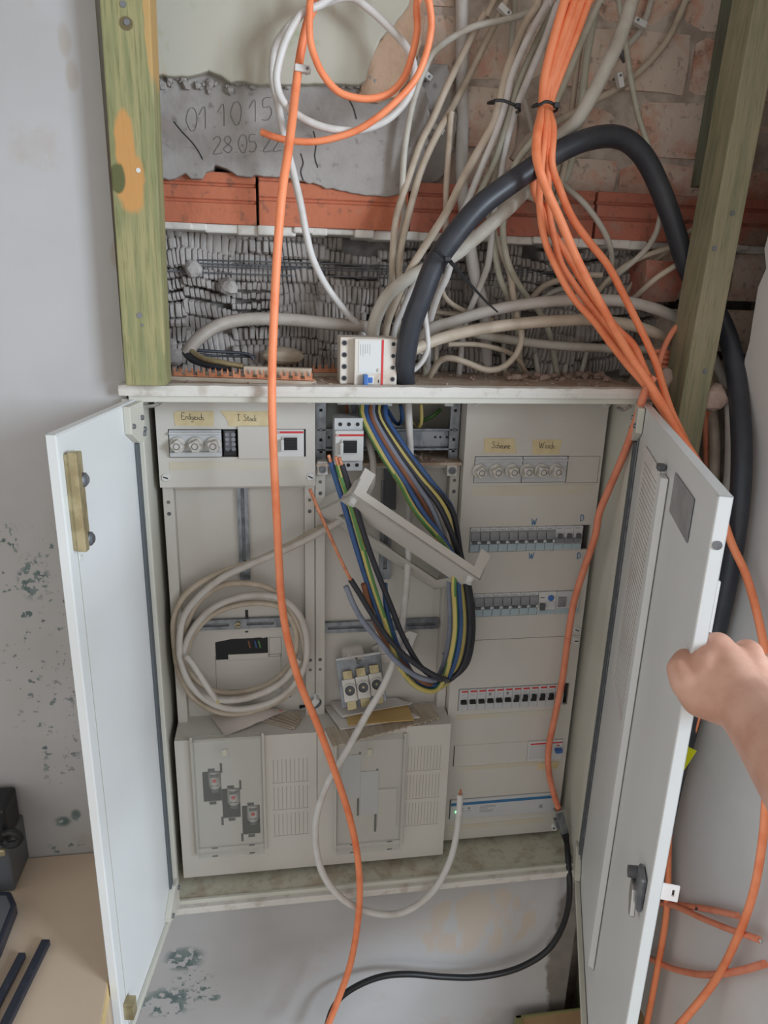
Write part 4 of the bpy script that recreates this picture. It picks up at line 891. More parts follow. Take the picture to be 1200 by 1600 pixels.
def debris(name, n, fx, s0, s1, m, label, cat):
    mb = MB()
    for i in range(n):
        q = fx(); s_ = s0+(s1-s0)*R()**2; mb.lathe([(s_*.5, 0), (s_, s_*.4), (s_*.6, s_)], q, (U(-.4, .4), U(-.4, .4), 1), 5)
    o = mb.build(name, m); return tag(o, label, cat, kind='stuff')
debris('mortar_crumbs', 420, lambda: Vector((U(-.38, .39), .21*R()**.7+.015, ZZ(.9484))), .0008, .0042, 'rubble', 'pinkish mortar crumbs strewn over the cabinet top', 'debris')
debris('mortar_crumbs', 90, lambda: Vector((U(.20, .39), U(.09, .22), ZZ(.9484)))+Vector((0, 0, 0)), .003, .011, 'rubble', 'heap of mortar rubble at the back right of the cabinet top', 'debris')
debris('mortar_crumbs', 60, lambda: Vector((U(-.10, .10), U(.095, .19), ZZ(.811))), .0015, .006, 'rubble', 'mortar chips on the floor of the open middle compartment', 'debris')
for i, (x, y, s_, lab) in enumerate(((1114, 622, .022, 'pale lump of mortar wedged beside the right timber stud'), (1040, 592, .016, 'small mortar lump behind the orange cables at the cabinet corner'), (443, 556, .022, 'smooth grey lump lying against the mortar behind the busbar'), (282, 588, .010, 'small mortar crumb left of the stripped cable end'))):
    tag(lump('mortar_lump', P(x, y, (.015, .05, .16, .10)[i]), s_, 'rubble' if i != 2 else 'cbeige', None, i+3, 2, .3 if i != 2 else .08, (1.6, 1, .7) if i == 2 else (1, 1, 1.2)), lab, 'rubble')
# ================================================================ cables: pixel route, depth, apparent width
def cbl(name, label, pts, wpx, m, group=None):
    if name == 'black_power_cable': pts = [(p[0], p[1], min(p[2], PX(p[0], p[1], .555).y-.034)) if p[1] > 640 else p for p in pts]
    if name == 'white_cable': pts = [(p[0], p[1], min(p[2], .118)) if len(p) > 2 and p[0] < 715 and 60 < p[1] < 320 else p for p in pts]
    return cable(name, label, pts, wpx, m, group)[0]
K = 'white and grey cables above the cabinet'
cbl('rigid_conduit', 'straight thick white conduit running down the bricks behind the cables', [(722, -40, .19), (722, 60, .19), (722, 200, .185), (722, 290, .16), (732, 370, .14), (742, 430, .15), (757, 490, .17), (760, 560, .20), (760, 590, .20)], 20, 'cwhite', K)
cbl('white_cable', 'beige cable left of a clipped pair, cut end at the photo\'s top edge', [(772, 0, .17), (757, 22, .17), (735, 62, .16), (700, 132, .155), (677, 185, .15), (657, 225, .14), (638, 280, .12), (621, 332, .10), (615, 375, .10), (613, 425, .12), (617, 455, .14), (624, 520, .16), (627, 596, .17)], 11, 'cbeige', K)
cbl('white_cable', 'beige cable right of a clipped pair, under two white clips', [(793, -10, .17), (783, 18, .17), (757, 70, .165), (722, 140, .16), (690, 197, .155), (670, 237, .14), (655, 275, .12), (640, 330, .10), (628, 382, .10), (624, 430, .12), (628, 470, .15), (640, 530, .17), (642, 596, .17)], 11, 'cbeige', K)
cbl('white_cable', 'grey white cable arching across the conduit to a clip beside the orange coil', [(845, 14, .15), (822, 22, .15), (785, 32, .145), (740, 42, .14), (705, 60, .15), (677, 82, .165), (664, 108, .172), (654, 132, .17), (642, 175, .15), (632, 237, .142), (629, 300, .13), (631, 340, .12), (622, 380, .12), (612, 430, .15), (606, 490, .18), (604, 596, .18)], 10, 'cgrey', K)
cbl('white_cable', 'thin beige cable hanging straight left of the white conduit', [(706, 175, .19), (704, 190, .185), (700, 250, .16), (697, 300, .14), (696, 362, .13), (692, 400, .15), (684, 470, .18), (680, 596, .19)], 9, 'cbeige', K)
KT = 'white cables bound by the left black tie'
cbl('white_cable', 'beige outer left cable of the white bundle under the left cable tie', [(845, -15, .12), (837, 12, .12), (822, 35, .118), (810, 62, .115), (792, 112, .10), (780, 160, .09), (770, 195, .085), (745, 240, .08), (722, 282, .075), (700, 327, .07), (672, 372, .07), (642, 420, .08), (622, 462, .11), (605, 507, .13), (598, 560, .15), (597, 596, .16)], 13, 'cbeige', KT)
cbl('white_cable', 'white second cable of the bundle under the left cable tie', [(864, -15, .11), (855, 5, .11), (825, 60, .105), (800, 117, .095), (790, 160, .085), (775, 207, .08), (757, 250, .08), (740, 292, .08), (722, 332, .085), (700, 370, .09), (672, 405, .11), (647, 445, .12), (630, 482, .13), (616, 520, .14), (610, 596, .16)], 11, 'cwhite', KT)
cbl('white_cable', 'pale third cable of the bundle under the left cable tie', [(868, 8, .13), (842, 58, .125), (812, 125, .105), (800, 162, .092), (785, 212, .09), (772, 255, .09), (752, 295, .09), (736, 328, .10), (716, 372, .115), (702, 418, .13), (686, 458, .14), (675, 490, .15), (668, 520, .16), (664, 596, .17)], 10, 'cpale', KT)
cbl('white_cable', 'white right cable of the bundle under the left cable tie', [(880, -15, .11), (870, 8, .11), (852, 60, .105), (833, 105, .10), (810, 160, .085), (797, 200, .09), (787, 245, .095), (781, 290, .10), (773, 330, .11), (768, 375, .12), (762, 415, .13), (749, 450, .14), (734, 486, .15), (724, 520, .165), (716, 596, .18)], 11, 'cwhite', KT)
cbl('white_cable', 'green grey cable emerging beside the bundle below the left cable tie', [(795, 200, .13), (785, 245, .125), (772, 285, .12), (764, 330, .125), (770, 372, .125), (780, 430, .13), (793, 462, .14), (806, 500, .16), (812, 560, .18), (814, 592, .19)], 10, 'cpale', K)
cbl('white_cable', 'long pale cable from under the orange bundle crossing behind the black cable', [(944, -15, .11), (937, 2, .11), (910, 62, .10), (882, 130, .08), (860, 175, .075), (832, 220, .07), (806, 257, .075), (796, 300, .09), (788, 335, .10), (786, 365, .105), (791, 400, .11), (802, 430, .12), (822, 462, .14), (842, 486, .15), (858, 520, .17), (872, 592, .19)], 11, 'cpale', K)
cbl('white_cable', 'looping beige cable curling back left above the cabinet top', [(886, 240, .12), (876, 285, .115), (868, 320, .115), (800, 300, .13), (778, 330, .13), (772, 360, .13), (782, 392, .13), (796, 425, .13), (802, 462, .12), (808, 495, .10), (815, 525, .10), (807, 553, .10), (785, 574, .10), (760, 578, .10), (730, 567, .10), (707, 560, .10), (690, 562, .11), (677, 578, .12), (670, 592, .13)], 10, 'cbeige', K)
cbl('white_cable', 'white cable leaving the thick grey cable\'s tie and running down left', [(704, 412, .08), (697, 435, .085), (685, 460, .10), (675, 490, .12), (671, 512, .135), (668, 560, .16), (667, 596, .18)], 11, 'cwhite', K)
cbl('white_cable', 'short thin beige cable curving left of the hanging cable tie', [(690, 448, .15), (694, 462, .15), (706, 475, .15), (730, 487, .16), (762, 494, .17)], 8, 'cbeige', K)
cbl('white_cable', 'white cable hook with a cut end curving down behind the loose breaker', [(666, 476, .06), (664, 490, .055), (667, 520, .05), (668, 545, .05), (657, 568, .055), (637, 583, .06), (612, 588, .07)], 9, 'cwhite', K)
cbl('grey_supply_cable', 'thick grey cable sweeping diagonally from the upper right to the loose breaker', [(990, -25, .08), (986, 5, .08), (972, 50, .07), (957, 85, .06), (940, 120, .05), (920, 158, .045), (900, 190, .045), (875, 215, .05), (837, 277, .055), (812, 308, .05), (785, 335, .05), (760, 357, .05), (735, 379, .055), (708, 400, .06), (672, 417, .065), (635, 437, .07), (605, 463, .08), (587, 498, .09), (582, 530, .10), (582, 596, .14)], 22, 'cgrey', K)
cbl('black_power_cable', 'thick black cable arching over the bricks and down beside the right wall', [(634, 600, .055), (632, 572, .035), (642, 512, .02), (660, 462, .01), (680, 412, .005), (710, 368, .0), (747, 325, .0), (785, 295, .005), (835, 261, .01), (875, 236, .02), (912, 220, .03), (948, 213, .045), (974, 217, .055), (995, 232, .06), (1014, 258, .065), (1035, 304, .07), (1054, 357, .075), (1069, 405, .08), (1083, 436, .08), (1108, 470, .08), (1130, 508, .06), (1144, 550, .03), (1153, 605, -.005), (1159, 700, -.042), (1155, 790, -.055), (1142, 881, -.06), (1122, 976, -.06), (1100, 1055, -.06), (1076, 1140, -.06), (1052, 1230, -.06), (1030, 1330, -.06), (990, 1500, -.06), (955, 1700, -.06), (925, 1900, -.06)], 29, 'cblack')
cbl('white_cable', 'upper of three thick beige cables running from the breaker to the stud', [(655, 552, .12), (668, 518, .12), (710, 502, .11), (760, 487, .10), (810, 477, .095), (860, 471, .09), (925, 468, .09), (975, 471, .09), (1025, 483, .095), (1065, 503, .10), (1098, 535, .09), (1122, 575, .06), (1137, 615, .02), (1142, 660, .0), (1140, 740, -.006), (1130, 830, -.008), (1118, 930, -.008)], 17, 'ccoil', 'thick beige cables into the cabinet top')
cbl('white_cable', 'middle of three thick beige cables running from the breaker to the stud', [(645, 547, .05), (685, 530, .06), (735, 517, .06), (785, 509, .065), (830, 504, .07), (875, 501, .075), (925, 500, .08), (985, 508, .085), (1025, 521, .09), (1062, 542, .10), (1092, 580, .10), (1110, 630, .06), (1117, 700, .03), (1113, 800, .02), (1102, 900, .02)], 17, 'cbeige', 'thick beige cables into the cabinet top')
cbl('white_cable', 'lowest of three thick beige cables, dull and half hidden', [(684, 502, .16), (715, 512, .155), (745, 522, .15), (797, 531, .145), (850, 538, .14), (900, 542, .135), (962, 545, .13), (1025, 547, .12), (1064, 556, .12)], 14, 'cgrey', 'thick beige cables into the cabinet top')
cbl('white_cable', 'thin beige cable in front of the mortar below the two thick cables', [(676, 487, .18), (700, 490, .175), (735, 492, .17), (770, 500, .17)], 8, 'cbeige', K)
cbl('white_cable', 'thin beige cable sagging below the lowest thick cable', [(700, 538, .12), (740, 538, .125), (770, 543, .13), (797, 552, .14), (812, 564, .15), (826, 592, .17)], 8, 'cbeige', K)
for i, (x0, y0, x1, y1, lb) in enumerate(((836, 548, 842, 590, 'first'), (866, 548, 860, 590, 'second'), (888, 550, 880, 590, 'third'), (916, 552, 905, 590, 'fourth'), (786, 548, 790, 590, 'fifth'))):
    cbl('white_cable', lb+' of the short dim cables entering the cabinet top at the back', [(x0+3, y0-20, .21), (x0, y0, .20), ((x0+x1)/2, (y0+y1)/2+3, .195), (x1, y1, .19)], 8, 'cgrey', 'short cables entering the cabinet top')
cbl('white_cable', 'cable curving right below the hollow tiles and bending down', [(862, 264, .14), (870, 278, .135), (884, 292, .13), (912, 317, .12), (937, 350, .12), (951, 378, .13), (956, 405, .15), (954, 430, .18)], 9, 'cgrey', K)
cbl('white_cable', 'thin cable from the black cable curving left under the hollow tiles', [(1034, 326, .10), (1026, 362, .11), (1007, 392, .13), (975, 421, .15), (950, 440, .17), (925, 460, .19)], 9, 'cgrey', 'thin cables under the right stud')
cbl('white_cable', 'beige cable running nearly level from the stud under the hollow tiles', [(1110, 366, .11), (1092, 372, .11), (1050, 386, .125), (1007, 400, .135), (975, 417, .15), (945, 443, .17), (925, 470, .19)], 9, 'cbeige', 'thin cables under the right stud')
cbl('white_cable', 'upper thin cable slanting from behind the stud to the mortar', [(1150, 310, .09), (1120, 335, .10), (1097, 350, .115), (1070, 367, .125), (1037, 397, .145), (1005, 424, .16), (977, 457, .18)], 8, 'cbeige', 'thin cables under the right stud')
cbl('white_cable', 'lower thin cable slanting across the broken orange brick', [(1075, 400, .09), (1060, 412, .095), (1025, 435, .10), (995, 462, .13), (975, 480, .16)], 9, 'cbeige', 'thin cables under the right stud')
cbl('white_cable', 'beige arch with a cut end low behind the orange cables', [(828, 470, .19), (850, 447, .18), (887, 434, .17), (915, 430, .17), (940, 430, .17)], 10, 'cbeige', K)
cbl('white_cable', 'second dim arch just below the cut beige arch', [(842, 468, .205), (865, 455, .20), (890, 450, .20), (930, 455, .20)], 9, 'cgrey', K)
cbl('white_cable', 'clipped cable at the top going down left, right of the thick grey cable', [(1020, -20, .19), (1017, 2, .19), (1008, 32, .185), (996, 55, .185), (982, 70, .185), (970, 90, .19)], 10, 'cgrey', K)
cbl('white_cable', 'long clipped cable curving down left across the right bricks', [(1078, -20, .19), (1072, 0, .19), (1050, 50, .185), (1025, 86, .18), (990, 120, .178), (965, 139, .175), (940, 152, .17), (905, 172, .16), (880, 185, .15), (825, 216, .13), (800, 250, .13)], 11, 'cbeige', K)
cbl('white_cable', 'thin pale cable dropping over the bricks to the black cable', [(966, -10, .17), (972, 30, .17), (977, 65, .165), (985, 120, .15), (997, 180, .14), (1012, 226, .13), (1020, 262, .12), (1040, 300, .12)], 9, 'cpale', K)
cbl('white_cable', 'upright cable left of the thick grey cable at the top', [(930, 20, .17), (922, 60, .165), (916, 95, .16), (912, 128, .155), (908, 165, .15), (900, 210, .15), (890, 262, .15), (874, 300, .15), (868, 340, .15)], 12, 'cpale', K)
cbl('white_cable', 'thin upright cable between the orange bundle and the thick grey cable', [(908, 60, .18), (902, 105, .175), (895, 160, .17), (888, 200, .17), (872, 262, .16), (858, 330, .15), (862, 370, .15), (878, 400, .17)], 9, 'cbeige', K)
cbl('white_cable', 'grey cable peeking between the left bundle and the conduit at the top', [(804, -10, .192), (803, 30, .192), (799, 70, .19), (806, 120, .19), (820, 160, .19), (832, 205, .18), (842, 240, .17)], 9, 'cgrey', K)
cbl('white_cable', 'pale cable under the orange bundle near the right cable tie', [(875, 225, .115), (868, 265, .11), (856, 300, .11), (862, 345, .12), (880, 395, .14), (910, 440, .17)], 9, 'cgrey', K)
o, cc, rr = cable('grey_supply_cable', 'thick beige cable lying left along the mortar with stripped sheath end', [(586, 512, .13), (550, 509, .13), (500, 504, .135), (460, 500, .14), (420, 498, .14), (375, 500, .135), (340, 509, .125), (315, 525, .115), (300, 540, .11), (292, 552, .11)], 20, 'cdust', K, parent=None)
for nm, m_, pts, wp in (('stripped_core', 'cblack', [(292, 550, .11), (300, 560, .10), (330, 570, .09), (360, 574, .085)], 14), ('stripped_core', 'brass', [(297, 546, .108), (305, 553, .095), (320, 561, .085), (345, 566, .075), (380, 573, .07)], 9), ('stripped_core', 'cblack', [(296, 547, .115), (330, 549, .12), (380, 552, .13), (392, 556, .13), (396, 562, .13)], 5), ('stripped_core', 'cblack', [(300, 552, .118), (340, 556, .13), (400, 557, .14)], 4)):
    cable(nm, '', pts, wp, m_, parent=o)
# --- coil and hanging cables at the upper left
cbl('white_cable', 'white cable coiled into a large loop in front of the cream plaster', [(548, -14, .06), (520, -6, .06), (500, 8, .06), (473, 20, .055), (450, 55, .05), (437, 92, .05), (432, 125, .05), (440, 155, .05), (462, 178, .05), (500, 197, .05), (540, 204, .05), (577, 200, .05), (613, 181, .05), (640, 147, .055), (647, 108, .06), (637, 77, .07), (610, 45, .075), (575, 13, .08), (545, -4, .085), (500, 8, .09), (462, 30, .09), (433, 67, .085), (426, 100, .085), (427, 130, .085), (435, 165, .085), (441, 200, .085), (447, 228, .085), (456, 260, .08), (470, 320, .07), (478, 362, .07), (489, 405, .08), (512, 450, .10), (545, 493, .12), (566, 520, .13), (575, 596, .16)], 12, 'cwhite')
cbl('orange_cable', 'orange cable curling in a loop and ending left over the cement', [(660, -30, .04), (651, 5, .04), (652, 45, .045), (645, 82, .045), (632, 120, .045), (610, 145, .045), (580, 154, .045), (552, 152, .045), (527, 142, .045), (505, 117, .045), (491, 87, .045), (484, 57, .045), (484, 10, .045), (486, -30, .05)], 11, 'orange')
cbl('orange_cable', 'outer orange cable whose cut end points left under the coil', [(664, -30, .02), (671, 5, .02), (674, 42, .025), (665, 87, .025), (647, 127, .025), (615, 162, .025), (585, 187, .03), (550, 207, .04), (502, 220, .045), (465, 221, .05), (432, 215, .06), (408, 206, .065)], 11, 'orange')
hang = [(504, -30, .07), (497, 0, .07), (482, 30, .07), (470, 82, .075), (462, 140, .06), (457, 185, .03), (450, 240, .0), (441, 300, -.02), (433, 400, -.025), (428, 500, -.028), (425, 600, -.03), (427, 700, -.035), (432, 800, -.04), (436, 880, -.04), (440, 940, -.04), (451, 1005, -.04), (469, 1068, -.04), (497, 1135, -.04), (524, 1208, -.04), (547, 1280, -.04), (560, 1350, -.045), (561, 1420, -.05), (549, 1500, -.06), (529, 1560, -.07), (505, 1620, -.08)]
cbl('orange_cable', 'long single orange cable hanging down in front of the open cabinet', hang, 12.5, 'orange')
# --- orange bundle to the right
KO = 'orange network cables of the tied bundle'
tops = [[(890, -25), (882, 2), (865, 62), (851, 122), (848, 160)], [(903, -25), (897, 2), (877, 62), (859, 122), (852, 160)], [(917, -25), (909, 2), (889, 62), (867, 122), (857, 160)], [(928, -25), (920, 2), (900, 57), (873, 125), (861, 160)], [(912, -20), (903, 10), (884, 62), (862, 125), (854, 163)]]
lows = [([(846, 178), (840, 205), (838, 240), (845, 272), (858, 305), (876, 345), (895, 390), (915, 432), (937, 472), (960, 514), (985, 556), (1010, 592), (1036, 634), (1064, 682), (1090, 722), (1115, 766), (1142, 846), (1168, 905), (1192, 1000), (1208, 1120), (1198, 1230), (1192, 1310), (1177, 1395), (1150, 1470), (1112, 1540), (1050, 1615)], -.03, 13, 'front orange cable bending left below the tie, then far right to the floor'),
        ([(846, 190), (842, 235), (834, 290), (850, 330), (862, 362), (884, 395), (906, 432), (934, 476), (962, 512), (990, 540), (1008, 580), (1030, 625), (1058, 675), (1082, 715), (1100, 760), (1110, 860), (1117, 940), (1124, 1000), (1090, 1120), (1060, 1230), (1046, 1300), (1043, 1400), (1035, 1470), (1008, 1615)], .015, 11, 'orange cable crossing the bundle\'s middle and passing down beside the door key tab'),
        ([(852, 200), (846, 260), (843, 318), (850, 370), (866, 412), (894, 463), (930, 505), (956, 540), (984, 575), (1010, 605), (1040, 650), (1070, 702), (1092, 760)], .0, 11, 'leftmost orange cable of the bundle above the cabinet corner'),
        ([(858, 200), (856, 250), (858, 330), (867, 375), (877, 412), (901, 450), (926, 484), (954, 520), (985, 560), (1012, 600), (1042, 652), (1074, 708), (1096, 765)], .01, 11, 'orange cable running inside the bundle left of its middle'),
        ([(864, 200), (862, 255), (874, 293), (893, 338), (920, 377), (950, 415), (975, 462), (995, 502), (1012, 537), (1026, 570), (1036, 604), (1050, 645), (1076, 700), (1100, 760)], .005, 12, 'rightmost orange cable of the bundle, standing off from the rest')]
for t_, (lw, Y, wp, lab) in zip(tops, lows):
    n_ = len(t_); pts = [(x, y, .035) if i == 0 else (x, y) for i, (x, y) in enumerate(t_)]; pts[-1] = (*t_[-1], .03); far = len(lw) > 15
    L_ = []
    for i, (x, y) in enumerate(lw):
        yy = Y
        if y < 300: yy = .03+(Y-.03)*(y-160)/140-(.02 if 190 < y < 280 else 0)*(1 if i < 4 else 0)
        if y > 560: yy = Y-.045*min(1, (y-560)/100)
        if far and y > 760: yy = -.10-.02*min(1, (y-760)/300) if 'far right' in lab else -.03
        if 'far right' in lab and y > 1000: yy = -.14-.10*(y-1000)/600
        if far and y > 760: yy = min(yy, PX(x, y, .555).y-.032)
        L_.append((x, y, yy))
    cbl('orange_cable', lab, pts+L_, wp, 'orange', KO)
cbl('orange_cable', 'orange cable hanging in front of the right covers to a metal plug', [(1022, 588, -.04), (1008, 612, -.035), (993, 660, -.02), (974, 712, .0), (950, 768, .02), (936, 803, .027), (930, 838, .03), (914, 885, .04), (897, 940, .045), (887, 1000, .05), (879, 1060, .055), (868, 1115, .058), (858, 1165, .06), (857, 1200, .06), (863, 1232, .06), (872, 1262, .055)], 10.5, 'orange_dust')
cbl('orange_cable', 'short orange loop curling behind the right timber stud', [(1085, 500, .06), (1070, 503, .06), (1056, 512, .055), (1043, 532, .05), (1033, 556, .045), (1028, 575, .04)], 9, 'orange_dust')
for i in range(4): cbl('orange_cable', '%s of four stacked orange strands bundled against the right stud' % ['uppermost', 'second', 'third', 'lowest'][i], [(1024+i*3, 549+i*8, .085), (1040, 550+i*8, .075), (1062, 556+i*7, .08)], 8, 'orange_dust', 'orange strands stacked by the stud')
for i, x in enumerate((1102, 1110)): cbl('orange_cable', '%s of two upright orange cables in the chase right of the stud' % ['left', 'right'][i], [(x-2, 635, .05), (x, 660, .05), (x+2, 720, .05), (x+4, 780, .05), (x-4, 900, .05)], 9, 'orange_dust', 'orange cables in the chase')
def wallc(label, pts, wp, inkw=None):
    c = catmull([PX(x, y, .555-off) for x, y, off in pts], .007); mb = MB(); mb.tube(c, rpx(wp, c[len(c)//2]), 10); o = mb.build('orange_cable', 'orange_dust', None, True); tag(o, label, 'cable', 'orange cable ends by the right wall'); return o
o1 = wallc('upper marked orange cable end sticking out behind the open right door', [(1000, 1400, .01), (1030, 1408, .012), (1070, 1415, .014), (1110, 1421, .016), (1153, 1431, .018)], 9)
o2 = wallc('lower marked orange cable end with bare metal tip by the right wall', [(1000, 1408, .026), (1040, 1412, .024), (1065, 1420, .022), (1100, 1436, .02), (1140, 1452, .02), (1186, 1468, .022)], 9)
q = PX(1188, 1469, .533); MB().cyl(q, q+Vector((.0, -.004, -.001)), .0026, .0018, 8).build('bare_tip', 'steel', o2)
wv_ = PX(1110, 1418, .535)-PX(1086, 1415, .535)
write('EG', PX(1086, 1422, .533), wv_, (0, 0, 1), .006, .0006, 'ink', o1, 'pen_mark')
wallc('orange cable end sagging in a shallow curve low on the right wall', [(1000, 1488, .02), (1015, 1497, .02), (1050, 1513, .018), (1100, 1523, .018), (1150, 1518, .018), (1195, 1506, .02)], 10)
# --- cable ties and clips
def tie(label, px, Y, tail=None):
    c = [P(x, y, Y) for x, y in px]; bk = [p+Vector((0, .035, .004)) for p in reversed(c)]
    t = thing('cable_tie', label, 'cable tie', c[0]); mb = MB(); mb.tube(catmull(c+bk+[c[0]], .004), .0022, 6); mb.build('strap', 'black', t, True)
    h = c[len(c)*2//3]; bx(t, 'head', 'black', h.x-.004, h.x+.004, h.y-.006, h.y, h.z-.003, h.z+.004, .001)
    if tail:
        pts = px3(tail); mb = MB(); n_ = len(pts); mb.tube(pts, [.003-.0018*i/(n_-1) for i in range(n_)], 6); mb.build('tail', 'black', t, True)
tie('black cable tie around the white cable bundle', [(773, 157), (785, 157), (797, 161), (808, 167), (812, 173)], .065)
tie('black cable tie around the orange cable bundle', [(845, 163), (852, 159), (860, 160), (868, 166), (870, 172)], .010)
tie('black cable tie on the thick black cable with a long pointed tail', [(684, 392), (691, 400), (698, 405), (705, 408)], -.022, [(703, 408, -.02), (720, 428, -.018), (740, 450, -.015), (760, 472, -.012), (778, 488, -.01)])
def clip(label, x, y, ang, Y, s=1.0, m='white'):
    q = P(x, y, Y); t = thing('cable_clip', label, 'cable clip', q, 'white nail-on cable clips'); a = math.radians(ang); d = Vector((math.cos(a), 0, math.sin(a))); nn = Vector((-d.z, 0, d.x))
    MB().ob(q, d*.011*s, (0, .006, 0), nn*.0045*s).build('clip_body', m, t, bevel=.0012)
    MB().cyl(q+d*.006*s+Vector((0, -.0085, 0)), q+d*.006*s+Vector((0, .02, 0)), .0018, None, 8).build('nail', 'zinc_dull', t)
clip('white clip holding the hanging orange cable to the cream plaster', 473, 108, -4, .066, 1.0)
clip('white clip beside the orange coil holding the arching cable', 665, 117, -35, .158)
clip('white clip across the beige cable pair left of the conduit', 683, 202, -28, .146)
clip('white clip at the top right end of the beige cable pair', 788, 17, -35, .155)
clip('upper white clip on the right bricks near the photo\'s top', 999, 36, 160, .172)
clip('grey clip beside the thick grey cable above the long curving cable', 974, 88, 130, .17, .8, 'zinc_dull')
clip('white clip on the long curving cable across the right bricks', 968, 126, 110, .162)

# --- inside the cabinet
cbl('white_cable', 'white cable dropping from the middle compartment and round into the left coil', [(560, 628, .17), (570, 660, .15), (576, 690, .10), (583, 720, .085), (582, 750, .075), (573, 775, .07), (556, 796, .07), (530, 815, .07), (500, 832, .07), (466, 850, .07), (430, 866, .07), (389, 883, .072), (347, 903, .075), (311, 932, .078), (289, 960, .08), (281, 990, .08), (282, 1030, .078), (298, 1070, .075), (330, 1098, .07), (370, 1108, .068), (415, 1100, .066), (450, 1080, .066), (474, 1045, .068), (480, 1005, .07), (470, 965, .072), (445, 938, .075), (410, 930, .078), (370, 934, .08), (330, 952, .085), (300, 985, .087), (287, 1020, .085), (290, 1058, .08), (315, 1085, .075), (350, 1094, .07), (395, 1088, .065), (440, 1066, .062), (468, 1030, .064)], 10.5, 'ccoil')
cbl('white_cable', 'white cable rings coiled behind the main strand on the left meter plate', [(545, 806, .092), (500, 826, .092), (450, 852, .09), (400, 876, .088), (341, 896, .09), (293, 926, .092), (273, 962, .094), (272, 1000, .094), (280, 1050, .092), (305, 1092, .088), (345, 1113, .082), (390, 1112, .08), (440, 1092, .08), (470, 1060, .082), (476, 1010, .085), (462, 965, .088), (430, 925, .09), (390, 912, .092), (345, 915, .094), (310, 940, .097), (292, 975, .1), (283, 1010, .1), (293, 1048, .095), (330, 1078, .09), (375, 1082, .086), (425, 1066, .084), (458, 1030, .086), (462, 985, .088), (440, 950, .09), (400, 942, .092), (360, 948, .095), (325, 965, .098), (300, 995, .1), (290, 1028, .1)], 9.5, 'cbeige')
o, cc, rr = cable('white_cable', 'short cut cable end with yellow tip lying across the left coil', [(291, 1026, .068), (300, 1036, .063), (313, 1056, .055), (327, 1078, .05), (337, 1093, .05)], 9.5, 'ccoil')
q0, q1 = P(337, 1093, .05), P(342, 1099, .05); MB().cyl(q0, q1, .0022, .0016, 8).build('bare_core', 'w_yellow', o)
o, cc, rr = cable('white_cable', 'white cable looping from the busbar below the cabinet to a cut end', [(638, 632, .105), (639, 660, .09), (641, 710, .085), (640, 770, .08), (638, 830, .075), (637, 880, .07), (632, 945, .06), (621, 1015, .045), (601, 1068, .03), (572, 1118, .015), (535, 1185, -.0), (508, 1232, -.01), (494, 1280, -.015), (494, 1325, -.02), (505, 1366, -.025), (530, 1400, -.03), (565, 1421, -.035), (610, 1429, -.035), (648, 1417, -.03), (680, 1388, -.02), (703, 1345, -.005), (714, 1300, .015), (718, 1262, .03), (719, 1241, .035)], 11, 'cwhite')
q0, q1 = P(719, 1241, .035), P(720, 1234, .035); MB().cyl(q0, q1, .0028, .002, 8).build('bare_core', 'copper', o)
KW = 'coloured single wires of the loop in the middle field'
def wire(label, pts, m, tip=None, wp=8.5):
    o, c, r = cable('single_wire', label, pts, wp, 'w_yellow' if m == 'w_yg' else m, KW)
    if m == 'w_yg':                     # half of the sheath yellow, half green, turning slowly along the wire
        o.data.materials.append(M['w_green'])
        for k, p in enumerate(o.data.polygons): p.material_index = 1 if (k+int((k//10)*.06)) % 5 < 2 else 0
    if tip:
        a = [P(x, y, pts[-1][2] if len(tip[0]) < 3 else 0) for x, y in tip]; mb = MB(); mb.tube(catmull([c[-1]]+a, .004), r*.55, 8); mb.build('copper_tip', 'copper', o, True)
    return o
base = [(0, 0), (2, 22), (26, 62), (62, 108), (93, 158), (116, 210), (131, 268), (142, 322), (150, 366)]
# each wire: top at the compartment ceiling, down the right, round the bottom of the loop, up to its free end
def loop(x0, top, dxm, xr, yb, YY):
    pts = [(x0, 634, .10), (x0+2, 655, .085)]
    pts += [(x0+30+dxm*.3, 705, .06), (x0+62+dxm*.6, 752, .045), (x0+92+dxm, 800, YY), (712+xr*.6, 868, YY), (722+xr*.9, 925, YY), (725+xr, 985, YY), (716+xr, 1035, YY), (697+xr*.6, 1062+yb*.6, YY)]
    return pts
def endp(l, Y): return [(x, y, Y) for x, y in l]
wire('yellow green wire at the front of the loop ending up left with copper tip', loop(566, 0, -8, -14, 14, .012)+endp([(672, 1080), (645, 1068), (622, 1035), (603, 975), (580, 905), (562, 840), (546, 785), (533, 745), (528, 726)], .004), 'w_yg', [(526, 719), (525, 713)])
wire('grey blue wire ending up left beside the main switch with copper tip', loop(572, 0, -4, -6, 6, .02)+endp([(668, 1070), (640, 1050), (616, 1010), (592, 960), (574, 910), (555, 850), (538, 790), (524, 745), (517, 722)], .012), 'w_blue', [(515, 716), (513, 711)])
wire('black wire ending up left against the main switch with copper tip', loop(589, 0, 10, 9, 0, .028)+endp([(680, 1058), (656, 1040), (630, 995), (612, 950), (592, 900), (572, 845), (555, 790), (541, 748), (534, 726)], .002), 'w_black', [(531, 719), (531, 714)])
wire('yellow wire running down the right of the loop', loop(593, 0, 12, 0, 10, .034)+endp([(668, 1074), (640, 1056), (620, 1020), (606, 985), (596, 950)], .024), 'w_yellow')
wire('grey wire of the loop with its bare end pointing up left', loop(584, 0, 2, -22, -6, .036)+endp([(676, 1063), (650, 1056), (620, 1034), (592, 1001), (568, 972), (552, 944), (544, 924), (540, 916)], -.006), 'w_grey')
wire('brown wire of the loop with its cut end behind the black one', loop(580, 0, -2, -10, 4, .042)+endp([(668, 1068), (642, 1050), (612, 1016), (590, 980), (577, 946), (568, 912)], .008), 'w_brown')
